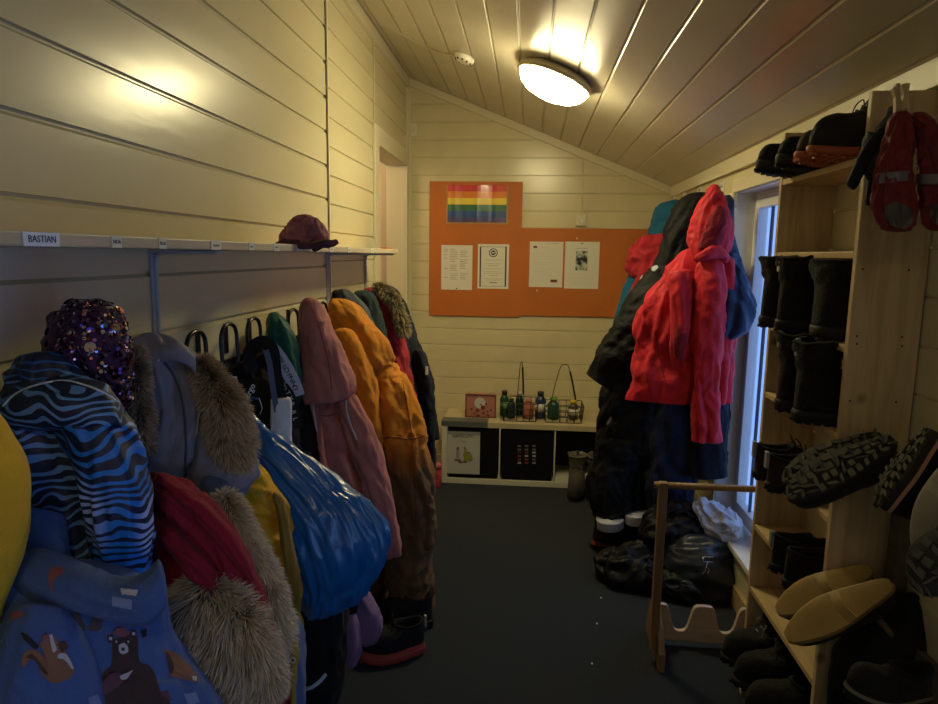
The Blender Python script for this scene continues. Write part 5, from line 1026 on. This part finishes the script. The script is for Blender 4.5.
# ================================================================ SHOES
M_sol = mat('black_rubber', (.007, .007, .007), .7); M_upk = cloth('black_shoe_textile', (.007, .007, .008), .7, bump=.4); M_lin = cloth('dark_shoe_lining', (.010, .010, .012), .95)
def shoe(name, label, group, heel, toe, upv, L, W, m_up=None, m_sole=None, hc=.075, shaft=0, tread='lug', m_tread=None, laces=None, tabs=None, m_toe=None, st=.022, cat='shoe', m_rand=None, lining=None):
    m_up = m_up or M_upk; m_sole = m_sole or M_sol; m_tread = m_tread or m_sole
    X = Vector(toe).normalized(); Z = Vector(upv); Z = (Z - X * Z.dot(X)).normalized(); Y = Z.cross(X)
    M = Matrix((X, Y, Z)).transposed().to_4x4(); M.translation = Vector(heel)
    t_ = thing(name, Vector(heel), label, cat, group)
    N = 44
    def outl(a, s=1.0):
        c, s_ = math.cos(a), math.sin(a)
        x = L / 2 + c * L / 2; f = x / L
        w = W / 2 * (.74 + .30 * math.sin(max(0, min(1, (f - .25) / .75)) * PI * .85)) * (1 if f < .62 else 1 - .10 * ((f - .62) / .38))
        e = abs(s_) ** .72 * (1 if s_ > 0 else -1)
        return Vector((L / 2 + c * L / 2 * s, w * e * s + .04 * W * math.sin(f * PI), 0))
    spring = lambda x: .012 * max(0, (x / L - .6) / .4) ** 2
    def ringz(z, s): 
        r = [outl(2 * PI * j / N, s) for j in range(N)]
        for p in r: p.z = z + spring(p.x)
        return r
    def stack(rings, capb=True, capt=True):
        vs = [p for r in rings for p in r]; fs = []
        for i in range(len(rings) - 1):
            for j in range(N): a = i * N + j; b = i * N + (j + 1) % N; fs.append([a, b, b + N, a + N])
        if capb: fs.append(list(range(N))[::-1])
        if capt: fs.append([(len(rings) - 1) * N + j for j in range(N)])
        return [M @ v for v in vs], fs
    v, f = stack([ringz(0, .95), ringz(.003, 1), ringz(st * .7, 1.01), ringz(st, .99)]); so = mesh('sole', v, f, m_sole, t_)
    if m_rand: v, f = stack([ringz(st * .6, 1.022), ringz(st * .6 + .004, 1.026), ringz(st * .6 + .008, 1.022)], False, False); mesh('sole_stripe', v, f, m_rand, t_)
    mb = MB()
    if tread == 'lug':
        nx = max(6, int(L / .02)); rr = random.Random(int(L * 1e4) + len(label))
        for i in range(nx):
            for sy in (-1, -.34, .34, 1):
                x = (i + .5) / nx * L; w = abs(outl(math.acos(max(-1, min(1, 2 * x / L - 1)))).y) * .86
                if w < .006: continue
                y = sy * w * .76; d = L / nx * .36; q = w * .22; sk = rr.uniform(-.9, .9) * d; x += rr.uniform(-.25, .25) * d + (.5 * d if abs(sy) < .5 else 0); d *= rr.uniform(.75, 1.05); q *= rr.uniform(.75, 1.1)
                P = [Vector((x - d + sk, y - q, 0)), Vector((x + d, y - q - sk, 0)), Vector((x + d - sk, y + q, 0)), Vector((x - d, y + q + sk, 0))]
                for p in P: p.z = spring(p.x) - .0055
                mb.prism([M @ p for p in P][::-1], -Z, .007)
    elif tread == 'ridge':
        n_ = int(L / .0052)
        for i in range(n_):
            x = (i + .7) / (n_ + .6) * L; w = abs(outl(math.acos(max(-1, min(1, 2 * x / L - 1)))).y) * .86
            if w < .004 or .40 < i / n_ < .47: continue
            P = [Vector((x - .0014, -w, 0)), Vector((x + .0014, -w, 0)), Vector((x + .0014 + w * .25, 0, 0)), Vector((x + .0014, w, 0)), Vector((x - .0014, w, 0)), Vector((x - .0014 + w * .25, 0, 0))]
            for p in P: p.z = spring(p.x) - .0016
            mb.prism([M @ p for p in P][::-1], -Z, .003)
    if mb.v: mb.build('tread', m_tread, so)
    # upper
    wob = lambda j, f: .14 * noise.noise(Vector((math.cos(2 * PI * j / N) * 2, math.sin(2 * PI * j / N) * 2 + len(label), f * 4.5)))
    K = 12; rings = []
    ox, ol, ow = L * .27, L * .24, W * (.44 if shaft else .36)
    for k in range(K + 1):
        t = k / K; r = []
        for j in range(N):
            a = 2 * PI * j / N; p = outl(a, .965); q = Vector((ox + math.cos(a) * ol, math.sin(a) * ow, 0))
            s = t ** 1.7; pt = p.lerp(q, s); toeish = max(0, math.cos(a))
            z = st + (hc - .0) * (t ** (1.0 - .35 * toeish if t > 0 else 1)) + toeish * .018 * math.sin(PI * min(1, t * 1.2)) * (1 if t < .83 else 0) - .012 * t * math.sin(a) ** 2 * (1 if not shaft else 0)
            pt.z = z + spring(p.x) * (1 - t) + .003 * noise.noise(Vector((pt.x * 45, pt.y * 45, z * 60 + L * 99)))
            r.append(pt)
        rings.append(r)
    if shaft:
        for k in range(1, 9):
            f = k / 8; rings.append([Vector((ox + math.cos(2 * PI * j / N) * ol * (1 + .12 * f + wob(j, f)) - .01 * f, math.sin(2 * PI * j / N) * ow * (1 + .25 * f + wob(j, f)), st + hc + shaft * f + .008 * noise.noise(Vector((math.cos(2 * PI * j / N) * 2, f, L * 50 + len(label)))))) for j in range(N)])
    v, f = stack(rings, True, False); uo = mesh('upper', v, f, m_up, t_)
    top = rings[-1]; c = sum(top, Vector()) / N
    col = [top] + [[c + (p - c) * s_ + Vector((0, 0, dz)) for p in top] for s_, dz in ((1.04, .004), (.95, .009), (.84, .004), (.8, -.02), (.75, -.05))]
    v, f = stack(col, False, True); mesh('collar', v, f, lining or M_lin, t_)
    if laces:
        mb = MB()
        for i in range(5):
            x = L * (.50 + .055 * i); z = st + hc * (.96 - .11 * i) + .012; w = W * .17
            mb.tube([M @ Vector((x, -w, z - .006)), M @ Vector((x + .004, 0, z + .002)), M @ Vector((x, w, z - .006))], .0022, 5)
        for sg in (-1, 1): mb.tube([M @ p for p in crv([Vector((L * .50, 0, st + hc + .01)), Vector((L * .48, sg * .02, st + hc + .028)), Vector((L * .52, sg * .032, st + hc + .018)), Vector((L * .55, sg * .036, st + hc - .01))], 4)], .0018, 5)
        mb.build('laces', laces, uo, True)
    if tabs:
        mb = MB(); z = st + hc + shaft; mb.box((-.006, -.008, z - .035), (.004, .008, z + .012)); mb.xf(M).build('pull_tab', tabs, uo, bevel=.002)
    if m_toe:
        v, f = stack([ringz(st * .9, 1.0), ringz(st + .006, .99), ringz(st + .014, .975)], False, False); mesh('toe_rand', v, f, m_toe, t_)
    return t_
# boots behind the orange overalls on the floor
M_rsole = mat('red_rubber', (.38, .06, .045), .6); M_osole = mat('orange_rubber', (.42, .10, .03), .6)
shoe('winter_boot', 'black boot with a red-brown sole standing under the orange overalls', None, at(424, 655, z=.0) + Vector((0, .02, .008)), (-1, -.45, 0), (0, 0, 1), .25, .10, m_sole=M_rsole, hc=.10, st=.03, tread='lug', laces=MATS['black_nylon'], m_toe=M_rsole, cat='boot', tabs=mat('pale_tab', (.35, .3, .28), .6))
shoe('winter_boot', 'second black boot, further back beneath the orange overalls', None, at(430, 640, z=.0) + Vector((0, .1, .008)), (-1, -.2, 0), (0, 0, 1), .24, .095, m_sole=M_sol, hc=.10, st=.03, cat='boot')
# boots by the bench
M_gup = cloth('grey_suede', (.05, .043, .034), .8); M_glin = cloth('pale_grey_lining', (.13, .12, .10), .9)
for px, lb in ((574, 'grey-brown ankle boot by the white bench, left of its pair'), (592, 'grey-brown ankle boot by the white bench, right of its pair, half behind the overalls')):
    p = at(px, 492, z=0); shoe('ankle_boot', lb, None, (p.x + .02, 4.19, .008), (-.12, -1, 0), (0, 0, 1), .25, .11, m_up=M_gup, hc=.13, shaft=.08, m_toe=MATS['black_rubber'], tabs=MATS['silver_metal'], lining=M_glin, laces=MATS['silver_metal'], cat='boot', st=.03)
p = at(612, 536, z=0); shoe('black_shoe', 'black shoe with an orange side band at the foot of the black overalls', None, (p.x + .06, 3.42, .008), (-.8, -.6, 0), (0, 0, 1), .23, .09, hc=.06, m_rand=M_osole, m_toe=MATS['orange_rubber'])

# ================================================================ SHOE RACK
M_pine = wood('pine_rack', (.66, .52, .33), (.50, .37, .21), .55, 'Z'); M_pineY = wood('pine_shelf', (.58, .43, .23), (.46, .32, .16), .55, 'Y')
RX0, RX1, RY0, RY1 = .77, .932, 1.66, 2.19
rack = thing('shoe_rack', (.85, 1.92, 0), 'tall narrow pine shoe rack with eight shelves on the right wall', 'shoe rack')
MB().box((RX0, RY0, 0), (RX1, RY0 + .018, 1.885)).build('side_panel', M_pine, rack, bevel=.002)
MB().box((RX0, RY1 - .006, 0), (RX1, RY1 + .012, 1.885)).build('side_panel', M_pine, rack, bevel=.002)
SZ = [.18, .405, .625, .855, 1.076, 1.295, 1.522, 1.744]
for z in SZ: MB().box((RX0 + .001, RY0 + .0185, z - .018), (RX1, RY1 - .0065, z)).build('shelf', M_pineY, rack, bevel=.0025)
for x, y in ((863, 269), (909, 270), (857, 336), (857, 344), (902, 337), (902, 346), (850, 401), (896, 402), (845, 458)):
    c = at(x, y, y=RY0 - .0006); MB().disc(c, (0, -1, 0), .0028, 8).build('screw_hole', M_ink, rack)
G = None
def outshoe(z, y, x_out, label, out='toe', L=.2, W=.085, **k):
    if out == 'toe': return shoe(k.pop('name', 'sneaker'), label, None, (x_out + L, y, z + .006), (-1, k.pop('yaw', 0), 0), (0, 0, 1), L, W, **k)
    return shoe(k.pop('name', 'sneaker'), label, None, (x_out, y, z + .006), (1, k.pop('yaw', 0), 0), (0, 0, 1), L, W, **k)
M_trail = cloth('black_mesh', (.018, .017, .015), .7, bump=.6, bs=90); M_br = cloth('brown_shoe', (.05, .025, .015), .7)
outshoe(1.744, 1.76, .675, 'black hiking shoe with orange sole on the rack top, nearest the front panel', L=.25, W=.095, name='hiking_shoe', m_up=M_trail, m_sole=M_osole, laces=MATS['black_nylon'], hc=.095, st=.018)
outshoe(1.744, 1.865, .685, 'dark hiking shoe with orange sole, second from the front on the rack top', L=.24, W=.09, name='hiking_shoe', m_up=M_br, m_sole=M_osole, laces=M_osole, hc=.07, st=.02)
outshoe(1.744, 1.97, .675, 'black chunky-soled sneaker, third from the front on the rack top', L=.24, W=.095, hc=.055, st=.03)
outshoe(1.744, 2.09, .66, 'black chunky-soled sneaker at the far end of the rack top', L=.24, W=.095, hc=.055, st=.03)
M_wb = cloth('dark_olive_boot', (.010, .010, .007), .8, bump=.5); wt = mat('small_white_toggle', (.5, .48, .42), .5)
outshoe(1.295, 2.08, .70, 'black snow boot on the shelf below the empty one, far side', 'heel', L=.22, W=.10, name='snow_boot', m_up=M_wb, hc=.10, shaft=.07, st=.03, cat='boot')
outshoe(1.295, 1.96, .705, 'black snow boot on the shelf below the empty one, middle', 'heel', L=.22, W=.10, name='snow_boot', m_up=M_wb, hc=.10, shaft=.07, st=.03, cat='boot', tabs=wt)
outshoe(1.295, 1.80, .74, 'black snow boot on the shelf below the empty one, against the near panel', 'heel', L=.19, W=.16, name='snow_boot', m_up=M_wb, hc=.10, shaft=.06, st=.03, cat='boot')
outshoe(1.076, 1.90, .70, 'black winter boot with pull tab, left of the pair on the middle shelf', 'heel', L=.21, W=.10, name='winter_boot', hc=.10, shaft=.08, st=.03, cat='boot', tabs=MATS['grey_print'])
outshoe(1.076, 1.775, .70, 'black winter boot, right of the pair on the middle shelf', 'heel', L=.21, W=.12, name='winter_boot', hc=.10, shaft=.075, st=.03, cat='boot', tabs=MATS['grey_print'])
M_bs = cloth('dark_brown_sneaker', (.035, .018, .016), .7)
outshoe(.855, 1.96, .675, 'dark sneaker with a pale heel tab, left of the pair on the fourth shelf up', 'heel', L=.22, W=.085, m_up=M_bs, hc=.075, tabs=mat('pale_grey_tab', (.32, .32, .34), .5), laces=M_bp)
outshoe(.855, 1.855, .675, 'dark sneaker with a pale heel tab, right of the pair on the fourth shelf up', 'heel', L=.22, W=.085, m_up=M_bs, hc=.075, tabs=MATS['pale_grey_tab'], laces=M_bp)
outshoe(.625, 1.84, .70, 'black sneaker, left of the pair on the third shelf up', 'heel', L=.21, W=.085, hc=.08, tabs=MATS['grey_print'])
outshoe(.625, 1.745, .70, 'black sneaker, right of the pair on the third shelf up', 'heel', L=.21, W=.085, hc=.08)
outshoe(.18, 2.08, .66, 'black boot on the lowest shelf, furthest from the camera', 'toe', L=.25, W=.10, hc=.10, shaft=.03, name='winter_boot', cat='boot', laces=MATS['grey_print'])
outshoe(.18, 1.96, .66, 'black boot in the middle of the lowest shelf', 'toe', L=.25, W=.10, hc=.10, shaft=.02, name='winter_boot', cat='boot', laces=M_bp)
outshoe(.18, 1.83, .655, 'black boot on the lowest shelf near the front panel', 'toe', L=.25, W=.11, hc=.09, name='winter_boot', cat='boot')
outshoe(0, 1.98, .63, 'black shoe on the floor under the shoe rack', 'toe', L=.26, W=.10, hc=.06, name='black_shoe')
outshoe(0, 1.84, .63, 'black shoe on the floor at the front foot of the shoe rack', 'toe', L=.26, W=.10, hc=.06, name='black_shoe')
# peg rack nearer the camera, shoes pushed on upside down
pr = thing('peg_rack', (XR, 1.2, .5), 'dark wooden peg rack on the right wall holding shoes upside down', 'shoe rack')
M_dkw = wood('grey_brown_wood', (.16, .12, .09), (.10, .075, .055), .6, 'Y', 3, False)
for z0_, z1_ in ((.90, .99), (.53, .61)): MB().box((XR - .022, .75, z0_), (XR - .001, 1.64, z1_)).build('rail_board', M_dkw, pr, bevel=.002)
MB().box((XR - .035, 1.60, 0), (XR - .001, 1.64, 1.0)).build('upright', M_dkw, pr); MB().box((XR - .035, .75, 0), (XR - .001, .79, 1.0)).build('upright', M_dkw, pr)
def pegshoe(label, pl, ph_, n, W, **k):
    a = at(*pl[:2], y=pl[2]); b = at(*ph_[:2], y=ph_[2]); n = Vector(n); X = (a - b); L = X.length; Z = -(n - X.normalized() * n.dot(X.normalized())).normalized()
    s = shoe(k.pop('name', 'trail_shoe'), label, None, b, X, Z, L, W, **k)
    root = b + X * .27 + Z * .05; end = Vector((XR - .01, root.y, .95 if root.z > .8 else .57))
    if (end - root).length < .5: MB().tube([root, end], .008, 8).build('peg', M_dkw, pr, True)
    return s
M_lug = mat('worn_lug_rubber', (.09, .085, .065), .8, var=.4, vs=40); M_dk = mat('tread_base', (.018, .017, .015), .8)
pegshoe('black trail shoe with lugged sole turned up on the pegs, further of the pair', (781, 478, 1.62), (882, 434, 1.60), (-.42, -.50, .76), .088, m_sole=M_dk, m_tread=M_lug, hc=.06)
pegshoe('black trail shoe with lugged sole turned up on the pegs, nearer of the pair', (785, 494, 1.52), (894, 438, 1.50), (-.42, -.50, .76), .090, m_sole=M_dk, m_tread=M_lug, hc=.06)
pegshoe('dark sneaker with a pink-beige sole edge on the pegs', (872, 502, 1.36), (930, 428, 1.36), (-.92, .12, .30), .078, m_sole=M_dk, m_tread=mat('olive_tread', (.05, .045, .03), .8), hc=.07, m_rand=mat('pink_beige_stripe', (.55, .30, .24), .6), st=.026, name='sneaker')
pegshoe('shoe with a cream ridged sole on the pegs at the right edge of the photo', (915, 552, 1.22), (970, 440, 1.22), (-.50, -.65, .40), .062, m_sole=mat('cream_sole', (.42, .38, .28), .6), tread='ridge', m_tread=MATS['cream_sole'], hc=.06, name='sneaker')
pegshoe('hiking shoe with dark lugged sole at the right edge below the cream sole', (914, 590, 1.12), (975, 518, 1.12), (-.55, -.60, .50), .085, m_sole=mat('grey_black_sole', (.03, .03, .028), .7), m_tread=MATS['worn_lug_rubber'], hc=.06, name='hiking_shoe', m_rand=mat('grey_stripe', (.16, .15, .13), .6), st=.03)
M_ys = mat('ochre_rubber', (.34, .22, .06), .6); M_ys2 = mat('ochre_tread', (.46, .31, .10), .6)
pegshoe('shoe with ridged ochre sole turned up low on the pegs, further of the pair', (775, 609, 1.62), (872, 568, 1.60), (-.45, -.55, .70), .082, m_sole=M_ys, m_tread=M_ys2, tread='ridge', hc=.06, name='canvas_shoe')
pegshoe('shoe with ridged ochre sole turned up low on the pegs, nearer of the pair', (784, 636, 1.52), (892, 582, 1.50), (-.45, -.55, .70), .085, m_sole=M_ys, m_tread=M_ys2, tread='ridge', hc=.06, name='canvas_shoe')
t_ = garment('black_snow_trousers', .80, 1.35, .2, 'black padded clothing hanging in the dark bottom right corner under the peg rack', 'trousers')
loft('body', M_bk, [(886, 596, 916, 590, 1.58, .02), (862, 618, 925, 612, 1.57, .03), (836, 645, 928, 645, 1.56, .035), (830, 680, 926, 680, 1.55, .035), (832, 730, 922, 730, 1.54, .035), (836, 800, 918, 800, 1.53, .035)], t_, seed=301, fold=.01, NU=50, NV=60)
shoe('black_shoe', 'black shoe with a cream sole edge in the bottom right corner', None, at(930, 700, y=1.28), (-1, -.1, 0), (0, 0, 1), .17, .075, hc=.05, m_rand=mat('dim_cream_edge', (.20, .18, .12), .6))
# dark backpack-like heap on right behind tread shoes
# ================================================================ MITTENS
M_mit = cloth('maroon_mitten', (.17, .018, .022), .6, bump=.25); M_mg = mat('mitten_band', (.13, .12, .15), .4); M_pat = mat('mitten_palm_patch', (.10, .085, .085), .35)
yw = 1.46
wire = tag(MB().tube(crv([(.86, RY0, 1.805), (.86, 1.55, 1.808), (.87, yw, 1.808)], 4) + [Vector((XR, yw, 1.806))], .0022, 8).build('wire_line', mat('pale_wire', (.55, .52, .42), .4), None, True), 'thin pale wire from the rack to the wall holding the mittens', 'wire')
M_peg = wood('peg_wood', (.62, .47, .27), (.5, .36, .19), .6, 'Z', 4, False)
for px, dz, lb in ((900, .0, 'wooden clothes peg standing on the wire, left of the two'), (906, .0, 'wooden clothes peg leaning on the wire, right of the two')):
    c = at(px, 112, y=yw); t_ = thing('clothes_peg', c, lb, 'clothes peg', 'pegs on the mitten wire')
    for s_ in (-1, 1): MB().box((-.004 + s_ * .005 - .002, -.006, -.02), (.004 + s_ * .005 - .002, .006, .055)).xf(Matrix.Translation(c) @ Matrix.Rotation(s_ * .08 - (.35 if px > 902 else 0), 4, 'Y')).build('peg_half', M_peg, t_, bevel=.001)
def mitten(label, outline, y, band, palm, seed):
    c = at((outline[0][0] + outline[0][2]) / 2, outline[-1][1], y=y); t_ = thing('waterproof_mitten', c, label, 'mitten')
    s = loft('mitten_body', M_mit, [(*o_[:4], y, o_[4]) for o_ in outline], t_, seed=seed, fold=.009, ff=60, crump=.005, cf=60, NU=60, NV=70)
    loft('wrist_band', M_mg, [(band[0] - 2, band[1] - 5, band[2] + 2, band[3] - 5, y, band[4] + .004), (band[0] - 2, band[1] + 5, band[2] + 2, band[3] + 5, y, band[4] + .004)], t_, seed=0, fold=0, crump=0, NU=36, NV=10, top='flat', end='flat')
    decal('palm_patch', s, [(palm, 0)], [M_pat], .6); return t_, s
mitten('maroon mitten with grey wrist band and shiny palm patch, left of the two', [(893, 112, 908, 110, .012), (888, 124, 912, 118, .022), (882, 150, 912, 146, .028), (877, 170, 910, 168, .030), (875, 188, 911, 188, .032), (873, 205, 914, 205, .032), (878, 220, 914, 222, .028), (886, 232, 908, 232, .018)], yw - .02, (876, 180, 911, 176, .034), [(886, 206), (896, 202), (910, 208), (914, 218), (906, 228), (892, 226), (884, 216)], 311)
mitten('maroon mitten with grey wrist band, right one at the edge of the photo', [(912, 112, 924, 112, .012), (914, 124, 936, 122, .022), (916, 148, 946, 148, .028), (918, 168, 950, 170, .030), (920, 190, 954, 190, .032), (921, 208, 956, 208, .032), (923, 222, 950, 224, .026), (930, 231, 944, 231, .016)], yw - .03, (917, 180, 951, 180, .034), [(930, 206), (944, 204), (952, 214), (944, 224), (932, 222)], 312)
t_ = thing('glove', at(870, 215, y=yw + .03), 'black and dark green glove hanging with spread fingers behind the maroon mittens', 'glove')
M_gl = cloth('black_glove', (.010, .010, .010), .7); M_gg = cloth('dark_green_glove', (.03, .035, .022), .7)
loft('glove_cuff', M_gl, [(890, 106, 906, 108, yw + .03, .014), (884, 118, 908, 126, yw + .03, .022), (874, 132, 900, 142, yw + .03, .025)], t_, seed=321, fold=.003, NU=30, NV=30)
loft('palm', M_gg, [(866, 130, 894, 142, yw + .03, .022), (862, 148, 890, 156, yw + .03, .024), (862, 168, 888, 172, yw + .03, .022), (872, 186, 888, 188, yw + .03, .018)], t_, seed=322, fold=.003, NU=36, NV=36)
loft('thumb', M_gl, [(880, 126, 888, 134, yw + .02, .014), (866, 142, 876, 152, yw + .02, .016), (856, 160, 866, 170, yw + .02, .014), (848, 178, 858, 186, yw + .02, .011), (846, 184, 853, 190, yw + .02, .008)], t_, seed=323, fold=.002, NU=28, NV=40)
for i, (x0_, y0_, x1_, y1_) in enumerate(((872, 170, 868, 206), (877, 176, 873, 211), (883, 180, 880, 212), (888, 178, 888, 208))):
    loft('finger', M_gl, [(x0_ - 3.5, y0_, x0_ + 3.5, y0_, yw + .03, .009), ((x0_ + x1_) / 2 - 3.5, (y0_ + y1_) / 2, (x0_ + x1_) / 2 + 3.5, (y0_ + y1_) / 2, yw + .03, .009), (x1_ - 3, y1_, x1_ + 3, y1_, yw + .03, .007)], t_, seed=330 + i, fold=.001, crump=.0005, NU=20, NV=20)

# ================================================================ WOODEN BOOT STAND
M_std = wood('worn_beech', (.30, .20, .11), (.20, .12, .06), .45, 'Z', 3, False); M_stx = wood('worn_beech_board', (.56, .46, .38), (.42, .33, .27), .38, 'X', 3, False)
st_ = thing('boot_stand', (.68, 2.42, 0), 'low wooden stand with a round rail and a scalloped board, in front of the window', 'stand')
MB().box((.485, 2.335, .05), (.515, 2.365, .70)).build('post', M_std, st_, bevel=.003)
MB().box((.885, 2.335, .05), (.915, 2.365, .70)).build('post', M_std, st_, bevel=.003)
MB().tube([(.47, 2.35, .688), (.925, 2.35, .688)], .012, 14).build('round_rail', M_std, st_, True)
for x in (.50, .90):
    P = [Vector((x + .03, 2.28, .0)), Vector((x + .03, 2.56, .0)), Vector((x + .03, 2.56, .04)), Vector((x + .03, 2.50, .16)), Vector((x + .03, 2.46, .2)), Vector((x + .03, 2.40, .2)), Vector((x + .03, 2.28, .07))]
    MB().prism(P, (1, 0, 0), .022).build('foot_board', M_std, st_, bevel=.002)
top = []
for i in range(61):
    f = i / 60; c = math.cos(f * 4 * PI); top.append(Vector((.532 + f * .345, 2.45, .120 + .055 * math.tanh(2.4 * (c + .25)))))
P = [Vector((.877, 2.45, .028)), Vector((.532, 2.45, .028))][::-1]
P = [Vector((.532, 2.45, .028)), Vector((.877, 2.45, .028))] + top[::-1]
MB().prism(P, (0, -1, 0), .02).build('scalloped_board', M_stx, st_, bevel=.0015)
# small pale crumbs on the carpet
for i, (x, y) in enumerate(((601, 598), (597, 624), (592, 664))):
    p = at(x, y, z=0); tag(MB().box((p.x - .003, p.y - .004, 0.0005), (p.x + .003, p.y + .004, .003)).build('crumb', MATS['white_paint']), ['tiny pale crumb on the carpet, furthest away', 'tiny pale crumb on the carpet, middle one', 'tiny pale crumb on the carpet, nearest the camera'][i], 'crumb', 'crumbs on the carpet')

SC.view_settings.view_transform = 'Standard'; SC.view_settings.look = 'None'; SC.view_settings.exposure = EXPO; SC.view_settings.gamma = 1; SC.view_settings.use_curve_mapping = False
